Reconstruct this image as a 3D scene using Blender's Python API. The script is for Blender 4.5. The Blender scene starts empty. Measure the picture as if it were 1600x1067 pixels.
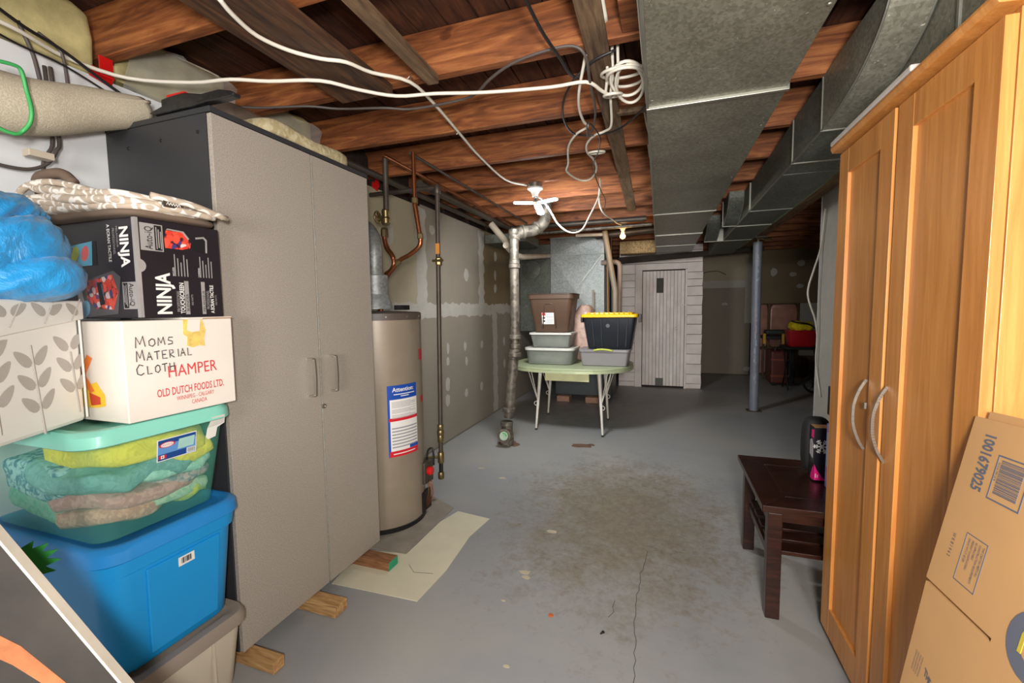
import bpy, bmesh, math, random
from mathutils import Vector, Matrix, noise
random.seed(7)
PI = math.pi
S = bpy.context.scene
COL = S.collection

# ---------------------------------------------------------------- camera, world, lights
cam = bpy.data.cameras.new('camera')
cam.sensor_width = 36; cam.lens = 690 / 1600 * 36; cam.clip_start = .02; cam.clip_end = 60
co = bpy.data.objects.new('camera', cam); COL.objects.link(co)
RT = Vector((0.94516607, 0.32634697, -0.01259957)); UP = Vector((-0.01302646, 0.07621954, 0.99700596)); FW = Vector((-0.32633021, 0.94217208, -0.07629127))
co.matrix_world = Matrix(((RT.x, UP.x, -FW.x, 0), (RT.y, UP.y, -FW.y, 0), (RT.z, UP.z, -FW.z, 1.35), (0, 0, 0, 1)))
S.camera = co
S.view_settings.view_transform = 'Standard'; S.view_settings.look = 'None'
S.view_settings.gamma = 1; S.view_settings.use_curve_mapping = False
S.view_settings.exposure = 0.25
w = bpy.data.worlds.new('world'); S.world = w; w.use_nodes = True
w.node_tree.nodes['Background'].inputs[0].default_value = (.9, .95, 1, 1)
w.node_tree.nodes['Background'].inputs[1].default_value = 0.05

def area(name, loc, target, size, power, color=(1, 1, 1), sy=None):
    l = bpy.data.lights.new(name, 'AREA'); l.energy = power; l.color = color; l.size = size
    if sy: l.shape = 'RECTANGLE'; l.size_y = sy
    o = bpy.data.objects.new(name, l); COL.objects.link(o); o.location = loc
    o.rotation_euler = (Vector(target) - Vector(loc)).to_track_quat('-Z', 'Y').to_euler()
    return o
area('flash_light', (.16, -.25, 1.46), (-.3, 3.0, 1.35), .2, 50, (1, .955, .90))
area('fill_light', (.1, -2.7, 1.5), (-.2, 6, 1.1), 1.1, 98, (1, .96, .92), 1.0)  # broad fill added behind the camera to slow the falloff; no fixture there
def point(name, loc, power, color, r):
    l = bpy.data.lights.new(name, 'POINT'); l.energy = power; l.color = color; l.shadow_soft_size = r
    o = bpy.data.objects.new(name, l); COL.objects.link(o); o.location = loc

# ---------------------------------------------------------------- materials
def lin(c):
    return tuple(((v / 255) / 12.92 if v / 255 <= .04045 else ((v / 255 + .055) / 1.055) ** 2.4) for v in c) + (1,)
def L3(c): return lin(c) if max(c) > 1 else tuple(c) + (1,)
class NT:
    def __init__(s, name):
        s.m = bpy.data.materials.new(name); s.m.use_nodes = True; s.t = s.m.node_tree
        s.b = s.t.nodes['Principled BSDF']
        s.tc = s.t.nodes.new('ShaderNodeTexCoord')
    def n(s, t, **k):
        o = s.t.nodes.new(t)
        for a, v in k.items():
            if a in o.inputs: o.inputs[a].default_value = v
            else: setattr(o, a, v)
        return o
    def l(s, a, b): s.t.links.new(a, b)
    def map(s, scale, src=None, rnd=True):
        mp = s.n('ShaderNodeMapping'); mp.inputs['Scale'].default_value = scale
        s.l(src or s.tc.outputs['Object'], mp.inputs['Vector'])
        if rnd:
            oi = s.n('ShaderNodeObjectInfo'); mu = s.n('ShaderNodeMath', operation='MULTIPLY'); mu.inputs[1].default_value = 37
            s.l(oi.outputs['Random'], mu.inputs[0]); s.l(mu.outputs[0], mp.inputs['Location'])
        return mp.outputs[0]
    def noise(s, vec, scale, detail=4, rough=.6, dist=0):
        o = s.n('ShaderNodeTexNoise'); o.inputs['Scale'].default_value = scale; o.inputs['Detail'].default_value = detail
        o.inputs['Roughness'].default_value = rough; o.inputs['Distortion'].default_value = dist
        s.l(vec, o.inputs['Vector']); return o.outputs['Fac']
    def ramp(s, fac, stops):
        r = s.n('ShaderNodeValToRGB'); e = r.color_ramp.elements
        while len(e) < len(stops): e.new(.5)
        for el, (p, c) in zip(e, stops): el.position = p; el.color = L3(c)
        s.l(fac, r.inputs[0]); return r.outputs[0]
    def mix(s, fac, a, b, mode='MIX'):
        m = s.n('ShaderNodeMix'); m.data_type = 'RGBA'; m.blend_type = mode
        for v, k in ((fac, 0), (a, 6), (b, 7)):
            if hasattr(v, 'is_output') or isinstance(v, bpy.types.NodeSocket): s.l(v, m.inputs[k])
            elif k == 0: m.inputs[0].default_value = v
            else: m.inputs[k].default_value = L3(v)
        return m.outputs[2]
    def base(s, c): s.l(c, s.b.inputs['Base Color'])
    def bump(s, h, st=.3, d=.002):
        b = s.n('ShaderNodeBump'); b.inputs['Strength'].default_value = st; b.inputs['Distance'].default_value = d
        s.l(h, b.inputs['Height']); s.l(b.outputs[0], s.b.inputs['Normal'])
    def set(s, rough=.6, metal=0, alpha=1, spec=None):
        s.b.inputs['Roughness'].default_value = rough; s.b.inputs['Metallic'].default_value = metal; s.b.inputs['Alpha'].default_value = alpha
        if spec is not None: s.b.inputs['Specular IOR Level'].default_value = spec
        return s
MC = {}
def plain(name, c, rough=.55, metal=0, var=.10, scale=9, bump=.12, bscale=None, alpha=1, st=(1, 1, 1), spec=None):
    if name in MC: return MC[name]
    t = NT(name).set(rough, metal, alpha, spec); v = t.map(st)
    c = L3(c)[:3]; f = t.noise(v, scale, 5)
    t.base(t.ramp(f, [(.3, tuple(x * (1 - var) for x in c)), (.7, tuple(min(1, x * (1 + var)) for x in c))]))
    if bump: t.bump(t.noise(v, bscale or scale * 9, 3), bump, .001)
    MC[name] = t.m; return t.m
def emis(name, c, st):
    t = NT(name); t.b.inputs['Base Color'].default_value = L3(c); t.b.inputs['Emission Color'].default_value = L3(c)
    t.b.inputs['Emission Strength'].default_value = st; return t.m
def wood(name, dark, mid, light, st, rough=.55, grain=.55, dirt=0, knots=0):
    """st: mapping scale; small number along the grain"""
    t = NT(name).set(rough); v = t.map(st)
    d = t.noise(v, 1.3, 3, .5, 0)
    wv = t.n('ShaderNodeTexNoise'); wv.inputs['Scale'].default_value = 5; wv.inputs['Detail'].default_value = 6; wv.inputs['Distortion'].default_value = 1.6
    t.l(v, wv.inputs['Vector'])
    f = t.noise(v, 22, 4, .7)
    a = t.ramp(wv.outputs['Fac'], [(.28, dark), (.5, mid), (.74, light)])
    b = t.ramp(f, [(.3, (.55, .55, .55)), (.6, (1, 1, 1))])
    c = t.mix(grain, a, b, 'MULTIPLY')
    e = t.ramp(d, [(.25, (.62, .6, .6)), (.65, (1, 1, 1))])
    c = t.mix(.6, c, e, 'MULTIPLY')
    if knots:
        kv = t.map((st[0] * 3.2, st[1] * .55, st[2] * .55)); vo = t.n('ShaderNodeTexVoronoi'); vo.inputs['Scale'].default_value = 1.5; t.l(kv, vo.inputs['Vector'])
        k = t.ramp(vo.outputs['Distance'], [(.0, (.25, .18, .15)), (.06, (.45, .35, .3)), (.085, (1, 1, 1))]); c = t.mix(.8, c, k, 'MULTIPLY')
    if dirt:
        dv = t.map((1, 1, 1)); dn = t.noise(dv, 5, 8, .7); c = t.mix(dirt, c, t.ramp(dn, [(.35, (.35, .32, .3)), (.6, (1, 1, 1))]), 'MULTIPLY')
    t.base(c); t.bump(f, .25, .0015)
    return t.m
def galv(name, lo, hi, rough=.38, metal=.75, sc=60):
    t = NT(name).set(rough, metal); v = t.map((1, 1.0, 1))
    vo = t.n('ShaderNodeTexVoronoi'); vo.inputs['Scale'].default_value = sc; t.l(v, vo.inputs['Vector'])
    bw = t.n('ShaderNodeRGBToBW'); t.l(vo.outputs['Color'], bw.inputs[0])
    c = t.ramp(bw.outputs[0], [(.15, lo), (.85, hi)])
    dn = t.noise(v, 3, 6, .65); c = t.mix(.7, c, t.ramp(dn, [(.3, (.5, .49, .44)), (.65, (1, 1, 1))]), 'MULTIPLY')
    fk = t.ramp(t.noise(v, 55, 2, .5, 1.2), [(.70, (0, 0, 0)), (.76, (1, 1, 1))]); c = t.mix(fk, c, tuple(min(255, x + 50) for x in hi))
    t.base(c); sp = t.noise(v, 90, 3)
    r = t.n('ShaderNodeMapRange'); r.inputs['To Min'].default_value = rough - .08; r.inputs['To Max'].default_value = rough + .22; t.l(dn, r.inputs['Value']); t.l(r.outputs[0], t.b.inputs['Roughness'])
    t.bump(bw.outputs[0], .12, .001)
    return t.m

M = {}
M['joist'] = wood('joist_wood', (98, 52, 26), (148, 85, 44), (190, 122, 68), (.55, 5, 5), .65, .45, .25, .9)
M['joist_dark'] = wood('old_dark_board', (52, 34, 24), (84, 56, 38), (120, 82, 50), (5, .5, 5), .7, .6, .5)
M['furring'] = wood('grey_furring_wood', (84, 64, 46), (120, 95, 70), (150, 122, 92), (6, .6, 6), .75, .5, .4)
M['subfloor'] = wood('subfloor_board', (48, 24, 14), (78, 42, 24), (108, 62, 36), (5, .5, 5), .75, .5, .5)
M['beam'] = wood('beam_wood', (84, 60, 38), (126, 92, 56), (160, 124, 78), (6, .5, 6), .75, .5, .4)
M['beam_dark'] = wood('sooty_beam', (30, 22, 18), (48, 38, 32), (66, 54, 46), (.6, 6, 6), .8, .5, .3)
M['lumber'] = wood('block_lumber', (150, 108, 66), (190, 148, 96), (216, 178, 124), (1.2, 9, 9), .7, .4)
M['block_red'] = wood('brown_block_lumber', (104, 66, 40), (140, 94, 60), (168, 122, 84), (1.2, 9, 9), .7, .4)
M['maple'] = wood('maple_laminate', (190, 122, 58), (202, 135, 68), (214, 149, 82), (7, 7, .45), .38, .22)
M['espresso'] = wood('dark_brown_table_wood', (30, 14, 9), (46, 22, 14), (66, 34, 22), (.8, 7, 7), .28, .35)
M['galv'] = galv('galvanised_sheet', (128, 126, 112), (158, 156, 142), .42, .45, 110)
M['galv_light'] = galv('bright_galvanised_sheet', (150, 156, 156), (178, 184, 184), .42, .4, 70)
M['galv_dark'] = galv('dull_galvanised_sheet', (92, 96, 88), (120, 124, 114), .5, .45, 100)
M['seam'] = plain('duct_seam', (150, 150, 140), .4, .7)
M['iron'] = galv('grey_iron_pipe', (96, 90, 82), (138, 130, 118), .45, .55, 30)
M['pipe_dark'] = plain('dull_steel_pipe', (82, 74, 66), .5, .5, .2)
M['copper'] = plain('copper', (150, 92, 58), .32, .85, .2)
M['brass'] = plain('brass', (136, 120, 84), .35, .8, .2)
M['white_metal'] = plain('white_enamel', (214, 210, 200), .4)
M['chrome'] = plain('brushed_nickel', (176, 170, 160), .3, .85, .05)
M['pvc'] = plain('off_white_pvc', (196, 184, 166), .45, 0, .12, 5)
M['pvc_grey'] = plain('tan_vent_pipe', (160, 148, 130), .45, 0, .1, 5)
M['paint_white'] = plain('white_wall_paint', (222, 224, 226), .7, 0, .03)
M['closet_white'] = plain('old_white_board_paint', (234, 224, 218), .65, 0, .14, 3, .3)
M['board_beige'] = plain('beige_drywall_paper', (168, 158, 134), .85, 0, .05, 3)
M['board_grey'] = plain('grey_drywall_paper', (142, 133, 119), .85, 0, .05, 3)
M['board_tan'] = plain('tan_drywall_paper', (124, 108, 82), .85, 0, .06, 3)
M['mud'] = plain('joint_compound', (176, 172, 162), .9, 0, .06, 12, .3)
M['insul'] = plain('yellow_fibreglass', (190, 178, 126), .95, 0, .22, 14, .8)
M['pink'] = plain('pink_batt_behind_film', (178, 130, 112), .28, 0, .25, 5, .5, 14)
M['stud'] = wood('stud_wood', (70, 50, 36), (100, 74, 52), (126, 98, 70), (6, 6, .6), .8)
M['red_tape'] = plain('red_tape', (196, 22, 22), .35)
M['poly'] = plain('clear_film', (200, 200, 196), .25, 0, .05, alpha=.35)
M['black'] = plain('black_plastic', (22, 22, 24), .4)
M['black_matte'] = plain('black_rubber', (18, 18, 19), .7)
M['dark_grey'] = plain('charcoal_laminate', (50, 51, 54), .5, 0, .06)
M['white_cable'] = plain('white_cable_sheath', (226, 220, 206), .45, 0, .03)
M['cable_grey'] = plain('grey_cable_sheath', (84, 76, 72), .5)
M['black_cable'] = plain('black_cable_sheath', (34, 32, 34), .4)
M['green_cord'] = plain('green_cord_sheath', (70, 176, 96), .45)
M['brick'] = plain('pinkish_brick', (170, 134, 112), .9, 0, .15, 20, .5)
M['concrete'] = plain('bare_concrete', (138, 130, 118), .9, 0, .16, 7, .4)
M['lino'] = plain('cream_lino', (206, 200, 176), .6, 0, .05, 6)
def cabinet_mat():
    t = NT('speckled_taupe_laminate').set(.42); v = t.map((1, 1, 1))
    f = t.noise(v, 260, 2, .5); t.base(t.ramp(f, [(.35, (148, 140, 130)), (.65, (174, 166, 156))])); t.bump(f, .1, .0005); return t.m
M['taupe'] = cabinet_mat()
def floor_mat():
    t = NT('painted_concrete_floor').set(.5); v = t.map((1, 1, 1), rnd=False)
    big = t.noise(v, .9, 5, .6, .4); fine = t.noise(v, 26, 8, .75); mid = t.noise(v, 7, 10, .78, .15); blot = t.noise(v, 30, 9, .8, .1)
    base = t.ramp(big, [(.3, (138, 141, 144)), (.5, (152, 152, 151)), (.72, (164, 160, 152))])
    # worn traffic area around (-.25, 2.9)
    mp = t.n('ShaderNodeMapping'); mp.inputs['Location'].default_value = (.60, .23, 0); mp.inputs['Scale'].default_value = (.75, .52, 1); t.l(t.tc.outputs['Object'], mp.inputs['Vector'])
    g = t.n('ShaderNodeTexGradient'); g.gradient_type = 'SPHERICAL'; t.l(mp.outputs[0], g.inputs[0])
    mask = t.n('ShaderNodeMath', operation='MULTIPLY_ADD'); mask.inputs[1].default_value = .42; t.l(g.outputs['Fac'], mask.inputs[0]); mm = t.n('ShaderNodeMath', operation='MULTIPLY_ADD'); mm.inputs[1].default_value = .45; t.l(blot, mm.inputs[0]); mq = t.n('ShaderNodeMath', operation='MULTIPLY'); mq.inputs[1].default_value = .55; t.l(mid, mq.inputs[0]); t.l(mq.outputs[0], mm.inputs[2]); t.l(mm.outputs[0], mask.inputs[2])
    worn = t.ramp(mask.outputs[0], [(.66, (0, 0, 0)), (.82, (1, 1, 1))])
    c = t.mix(worn, base, t.ramp(fine, [(.3, (110, 102, 90)), (.7, (146, 138, 122))]))
    sp = t.ramp(t.noise(v, 60, 6, .8), [(.30, (.62, .58, .52)), (.40, (1, 1, 1))]); c = t.mix(.5, c, sp, 'MULTIPLY')
    lt = t.ramp(t.noise(v, 9, 9, .8, .3), [(.66, (0, 0, 0)), (.72, (1, 1, 1))]); m2 = t.n('ShaderNodeMath', operation='MULTIPLY'); m2.inputs[1].default_value = .5; t.l(lt, m2.inputs[0])
    c = t.mix(m2.outputs[0], c, (172, 160, 134))
    # rusty marks near the furnace
    mp2 = t.n('ShaderNodeMapping'); mp2.inputs['Location'].default_value = (1.395, -1.65, 0); mp2.inputs['Scale'].default_value = (.9, .55, 1); t.l(t.tc.outputs['Object'], mp2.inputs['Vector'])
    g2 = t.n('ShaderNodeTexGradient'); g2.gradient_type = 'SPHERICAL'; t.l(mp2.outputs[0], g2.inputs[0])
    m3 = t.n('ShaderNodeMath', operation='MULTIPLY'); t.l(g2.outputs['Fac'], m3.inputs[0]); t.l(t.ramp(mid, [(.45, (0, 0, 0)), (.8, (1, 1, 1))]), m3.inputs[1])
    c = t.mix(m3.outputs[0], c, (104, 66, 50))
    t.base(c); t.bump(fine, .25, .0012)
    r = t.n('ShaderNodeMapRange'); r.inputs['To Min'].default_value = .38; r.inputs['To Max'].default_value = .62; t.l(big, r.inputs['Value']); t.l(r.outputs[0], t.b.inputs['Roughness'])
    return t.m
M['floor'] = floor_mat()
def paisley():
    t = NT('paisley_cotton').set(.85); v = t.map((1, 1, 1))
    vo = t.n('ShaderNodeTexVoronoi'); vo.inputs['Scale'].default_value = 19; t.l(v, vo.inputs['Vector'])
    wv = t.n('ShaderNodeMath', operation='SINE'); m = t.n('ShaderNodeMath', operation='MULTIPLY'); m.inputs[1].default_value = 15; t.l(vo.outputs['Distance'], m.inputs[0]); t.l(m.outputs[0], wv.inputs[0])
    t.base(t.ramp(wv.outputs[0], [(.0, (184, 168, 150)), (.42, (196, 184, 168)), (.58, (232, 228, 220))])); t.bump(t.noise(v, 40), .3, .002); return t.m
M['paisley'] = paisley()
def nylon(name, c):
    t = NT(name).set(.32); v = t.map((1, 1, 1)); f = t.noise(v, 11, 7, .62, 1.2)
    c = L3(c)[:3]; t.base(t.ramp(f, [(.3, tuple(x * .8 for x in c)), (.7, tuple(min(1, x * 1.12) for x in c))])); t.bump(f, .6, .02)
    t.b.inputs['Sheen Weight'].default_value = .2; return t.m
M['nylon'] = nylon('blue_nylon', (36, 146, 210))
def cloth(name, c, c2=None, sc=30):
    t = NT(name).set(.9); v = t.map((1, 1, 1)); f = t.noise(v, sc, 3, .5, 1)
    t.base(t.ramp(f, [(.42, c), (.56, c2 or tuple(min(255, x + 16) for x in c))])); t.bump(t.noise(v, 12, 5, .6, 2), .6, .012); return t.m

# ---------------------------------------------------------------- mesh helpers
OFF = {}
def tag(o, label=None, cat=None, group=None, kind=None):
    if label: o['label'] = label
    if cat: o['category'] = cat
    if group: o['group'] = group
    if kind: o['kind'] = kind
    return o
def thing(name, label, cat, loc=(0, 0, 0), group=None, kind=None):
    o = bpy.data.objects.new(name, None); COL.objects.link(o); o.location = loc; o.empty_display_size = .05
    OFF[o] = Vector(loc); return tag(o, label, cat, group, kind)
class MB:
    def __init__(s): s.v = []; s.f = []
    def add(s, vs, fs):
        n = len(s.v); s.v += [tuple(p) for p in vs]; s.f += [tuple(n + i for i in f) for f in fs]; return s
    def box(s, x0, x1, y0, y1, z0, z1):
        return s.add([(x, y, z) for z in (z0, z1) for y in (y0, y1) for x in (x0, x1)],
                     [(0, 2, 3, 1), (4, 5, 7, 6), (0, 1, 5, 4), (2, 6, 7, 3), (0, 4, 6, 2), (1, 3, 7, 5)])
    def obox(s, c, u, v, w, a, b, d):
        """box centred c, half sizes a,b,d along u,v,w"""
        c, u, v, w = map(Vector, (c, u, v, w))
        return s.add([c + u * a * i + v * b * j + w * d * k for k in (-1, 1) for j in (-1, 1) for i in (-1, 1)],
                     [(0, 2, 3, 1), (4, 5, 7, 6), (0, 1, 5, 4), (2, 6, 7, 3), (0, 4, 6, 2), (1, 3, 7, 5)])
    def bar(s, p, q, wd, ht, up=(0, 0, 1)):
        p, q = Vector(p), Vector(q); w = (q - p).normalized(); u = Vector(up).cross(w)
        if u.length < 1e-4: u = Vector((1, 0, 0)).cross(w)
        u.normalize(); v = w.cross(u)
        return s.obox((p + q) / 2, u, v, w, wd / 2, ht / 2, (q - p).length / 2)
    def tube(s, pts, r, n=8, closed=False, rs=None):
        pts = [Vector(p) for p in pts]; N = len(pts); vs = []; ref = None
        for i, p in enumerate(pts):
            a = pts[(i - 1) % N] if (closed or i > 0) else p; b = pts[(i + 1) % N] if (closed or i < N - 1) else p
            d = (b - a)
            d = d.normalized() if d.length > 1e-9 else Vector((0, 0, 1))
            if ref is None:
                ref = Vector((0, 0, 1)) if abs(d.z) < .9 else Vector((1, 0, 0)); ref = (ref - d * ref.dot(d)).normalized()
            else:
                ref = (ref - d * ref.dot(d)); ref = ref.normalized() if ref.length > 1e-6 else d.orthogonal().normalized()
            t = d.cross(ref); rr = rs[i] if rs else r
            for k in range(n):
                a_ = 2 * PI * k / n; vs.append(p + (ref * math.cos(a_) + t * math.sin(a_)) * rr)
        fs = []
        for i in range(N if closed else N - 1):
            j = (i + 1) % N
            for k in range(n): fs.append((i * n + k, i * n + (k + 1) % n, j * n + (k + 1) % n, j * n + k))
        if not closed: fs.append(tuple(range(n - 1, -1, -1))); fs.append(tuple((N - 1) * n + k for k in range(n)))
        return s.add(vs, fs)
    def lathe(s, prof, c=(0, 0, 0), n=24, axis=(0, 0, 1)):
        """prof: [(r, h)] swept round the axis at c"""
        ax = Vector(axis).normalized(); u = ax.orthogonal().normalized(); t = ax.cross(u); c = Vector(c)
        vs = [c + ax * h + (u * math.cos(2 * PI * k / n) + t * math.sin(2 * PI * k / n)) * r for r, h in prof for k in range(n)]
        fs = [(i * n + k, i * n + (k + 1) % n, (i + 1) * n + (k + 1) % n, (i + 1) * n + k) for i in range(len(prof) - 1) for k in range(n)]
        fs.append(tuple(range(n - 1, -1, -1))); fs.append(tuple((len(prof) - 1) * n + k for k in range(n)))
        return s.add(vs, fs)
    def loft(s, cx, cy, secs, seg=4, capb=True, capt=True):
        vs = []; n = 4 * (seg + 1)
        for z, hx, hy, r in secs:
            for q, (sx, sy) in enumerate(((1, 1), (-1, 1), (-1, -1), (1, -1))):
                for k in range(seg + 1):
                    a = q * PI / 2 + k / seg * PI / 2
                    vs.append((cx + sx * (hx - r) + r * math.cos(a), cy + sy * (hy - r) + r * math.sin(a), z))
        fs = [(i * n + k, i * n + (k + 1) % n, (i + 1) * n + (k + 1) % n, (i + 1) * n + k) for i in range(len(secs) - 1) for k in range(n)]
        if capb: fs.append(tuple(range(n - 1, -1, -1)))
        if capt: fs.append(tuple((len(secs) - 1) * n + k for k in range(n)))
        return s.add(vs, fs)
    def slab(s, c, h, e=.35, nu=28, nv=14, fn=None):
        """rounded box / pillow, exponent e (small = boxier), fn maps local points"""
        def pw(v, p): return math.copysign(abs(v) ** p, v)
        vs = []
        for i in range(nv + 1):
            ph = -PI / 2 + PI * i / nv
            for k in range(nu):
                th = 2 * PI * k / nu
                p = Vector((pw(math.cos(ph), e) * pw(math.cos(th), e) * h[0], pw(math.cos(ph), e) * pw(math.sin(th), e) * h[1], pw(math.sin(ph), e) * h[2]))
                if fn: p = fn(p)
                vs.append(Vector(c) + p)
        fs = [(i * nu + k, i * nu + (k + 1) % nu, (i + 1) * nu + (k + 1) % nu, (i + 1) * nu + k) for i in range(nv) for k in range(nu)]
        return s.add(vs, fs)
    def prism(s, pts, fr, d0, d1):
        """2D outline pts in frame fr=(o,u,v), between depths d0,d1 along u x v"""
        o, u, v = map(Vector, fr); n = u.cross(v); N = len(pts)
        vs = [o + u * a + v * b + n * d for d in (d0, d1) for a, b in pts]
        return s.add(vs, [tuple(range(N - 1, -1, -1)), tuple(range(N, 2 * N))] + [(k, (k + 1) % N, N + (k + 1) % N, N + k) for k in range(N)])
    def obj(s, name, m, parent=None, bev=0, smooth=False, merge=False):
        me = bpy.data.meshes.new(name)
        if parent is not None: off = OFF[parent]
        else:
            xs, ys, zs = zip(*s.v); off = Vector(((min(xs) + max(xs)) / 2, (min(ys) + max(ys)) / 2, min(zs)))
        me.from_pydata([Vector(p) - off for p in s.v], [], s.f)
        me.validate()
        if merge or True:
            b = bmesh.new(); b.from_mesh(me)
            if merge: bmesh.ops.remove_doubles(b, verts=b.verts, dist=1e-5)
            bmesh.ops.recalc_face_normals(b, faces=b.faces); b.to_mesh(me); b.free()
        me.materials.append(M[m] if isinstance(m, str) else m)
        o = bpy.data.objects.new(name, me); COL.objects.link(o)
        if parent is not None: o.parent = parent
        else: o.location = off
        OFF[o] = off
        if bev:
            md = o.modifiers.new('bevel', 'BEVEL'); md.width = bev; md.segments = 2; md.limit_method = 'ANGLE'; md.angle_limit = .7
        if smooth: me.polygons.foreach_set('use_smooth', [True] * len(me.polygons)); 
        if smooth == 'auto':
            try: me.set_sharp_from_angle(angle=.7)
            except Exception: pass
        return o
def smooth_path(pts, k=5):
    P = [Vector(p) for p in pts]; P = [P[0] * 2 - P[1]] + P + [P[-1] * 2 - P[-2]]; out = []
    for i in range(1, len(P) - 2):
        for j in range(k):
            t = j / k; a, b, c, d = P[i - 1:i + 3]
            out.append(.5 * ((2 * b) + (c - a) * t + (2 * a - 5 * b + 4 * c - d) * t * t + (3 * b - a - 3 * c + d) * t ** 3))
    out.append(P[-2]); return out
def cable(name, pts, r, m, label, cat='cable', group=None, n=6, k=4):
    return tag(MB().tube(smooth_path(pts, k), r, n).obj(name, m, smooth=True), label, cat, group)
def struct(o): o['kind'] = 'structure'; return o
TXT = {}
def text(s, size, mapfn, m, parent, name='printed_text', xs=1, bold=0, align='LEFT', d=.0004):
    """flat lettering; mapfn(a, b) -> world point, laid as a thin mesh"""
    key = (s, bold)
    if key not in TXT:
        c = bpy.data.curves.new('t', 'FONT'); c.body = s; c.size = 1; c.offset = bold; c.resolution_u = 2; c.fill_mode = 'FRONT'
        o = bpy.data.objects.new('t', c); COL.objects.link(o); bpy.context.view_layer.update()
        me = bpy.data.meshes.new_from_object(o.evaluated_get(bpy.context.evaluated_depsgraph_get()))
        TXT[key] = ([v.co.to_2d() for v in me.vertices], [tuple(p.vertices) for p in me.polygons])
        bpy.data.objects.remove(o); bpy.data.curves.remove(c); bpy.data.meshes.remove(me)
    vs, fs = TXT[key]
    if not vs: return
    wdt = max(v.x for v in vs); sh = {'LEFT': 0, 'CENTER': wdt / 2, 'RIGHT': wdt}[align]
    mb = MB(); mb.add([mapfn((v.x - sh) * size * xs, v.y * size) for v in vs], fs)
    o = mb.obj(name, m, parent); return o
def frame(o, u, v, d=.0006):
    o, u, v = Vector(o), Vector(u), Vector(v); n = u.cross(v)
    return lambda a, b: o + u * a + v * b + n * d
def rect(mb, fr, a0, a1, b0, b1, d=.0006):
    mb.prism([(a0, b0), (a1, b0), (a1, b1), (a0, b1)], fr, 0, d)
def barcode(mb, fr, a0, a1, b0, b1, n, d=.0009, seed=3):
    r = random.Random(seed); a = a0; st = (a1 - a0) / n
    while a < a1:
        w_ = st * r.choice((.3, .5, .8)); rect(mb, fr, a, min(a1, a + w_), b0, b1, d); a += w_ + st * r.choice((.3, .5, .7))
X_, Y_, Z_ = Vector((1, 0, 0)), Vector((0, 1, 0)), Vector((0, 0, 1))

# ---------------------------------------------------------------- setting
fl = struct(MB().box(-2.4, 3.5, -3.2, 9.8, -.1, 0).obj('floor', 'floor'))
JY = [1.78 + .5625 * (k - 1) for k in range(-5, 15)]
ceil = struct(MB().box(-2.4, 3.5, -3.2, 9.8, 2.545, 2.6).obj('ceiling', 'beam_dark'))
r = random.Random(2); x = -2.35
while x < 3.4:
    wd = .135; g = r.uniform(.002, .006)
    MB().box(x + g, x + wd - g, -3.1, 9.6, 2.52 + r.uniform(0, .006), 2.544).obj('subfloor_board', 'subfloor', ceil); x += wd
for i, y in enumerate(JY):
    a = r.uniform(-.004, .004)
    MB().box(-2.24, 3.36, y - .045 + a, y + a, 2.33 + r.uniform(-.003, .003), 2.5195).obj('joist', 'joist', ceil, bev=.003)
# left wall: painted near part, bare taped drywall beyond the cabinet
wl = struct(MB().box(-2.16, -2.062, -3.2, 9.6, 0, 2.24).obj('wall_left', 'board_grey'))
MB().box(-2.0615, -2.056, -3.2, 1.9, 0, 2.245).obj('painted_panel', 'paint_white', wl)
MB().box(-2.36, -2.30, -3.2, 9.6, 2.1, 2.52).obj('rim_board', 'beam_dark', wl)
def panel(y0, y1, z0, z1, m): MB().box(-2.0615, -2.0525, y0 + .002, y1 - .002, z0, z1).obj('drywall_panel', m, wl)
panel(1.9, 3.5, 1.33, 2.25, 'board_beige'); panel(3.5, 4.86, 1.33, 2.27, 'board_grey'); panel(4.86, 7.0, 1.33, 2.27, 'board_tan'); panel(7.0, 9.6, 1.33, 2.27, 'board_grey')
panel(1.9, 2.8, .02, 1.328, 'board_grey'); panel(2.8, 5.25, .02, 1.328, 'board_grey'); panel(5.25, 7.6, .02, 1.328, 'board_grey'); panel(7.6, 9.6, .02, 1.328, 'board_grey')
def wob(seed, y0, y1, z0, z1, horiz, step=.05, amp=.018, fx=None):
    fx = fx or (-2.0518 if horiz else -2.0512)
    rr = random.Random(seed); a = []; b = []
    L0, L1 = (y0, y1) if horiz else (z0, z1); n = max(3, int((L1 - L0) / step))
    for i in range(n + 1):
        t = L0 + (L1 - L0) * i / n
        if horiz: a.append((t, z0 + rr.uniform(-amp, amp))); b.append((t, z1 + rr.uniform(-amp, amp)))
        else: a.append((y0 + rr.uniform(-amp, amp), t)); b.append((y1 + rr.uniform(-amp, amp), t))
    N = n + 1; vs = [(fx, *p) for p in a] + [(fx, *p) for p in b]
    vs += [(fx - .0025, *p) for p in a] + [(fx - .0025, *p) for p in b]
    fs = [(i, i + 1, N + i + 1, N + i) for i in range(n)]
    return MB().add(vs, fs).obj('joint_compound', 'mud', wl)
wob(1, 1.95, 5.3, 1.265, 1.40, True); wob(11, 5.3, 9.0, 1.28, 1.40, True)
wob(2, 3.40, 3.58, 1.38, 2.24, False); wob(3, 4.77, 4.93, 1.38, 2.25, False, amp=.03); wob(4, 5.18, 5.34, .03, 1.28, False)
wob(5, 6.55, 6.7, 1.38, 2.2, False); wob(6, 1.98, 2.1, 1.38, 2.2, False)
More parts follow.
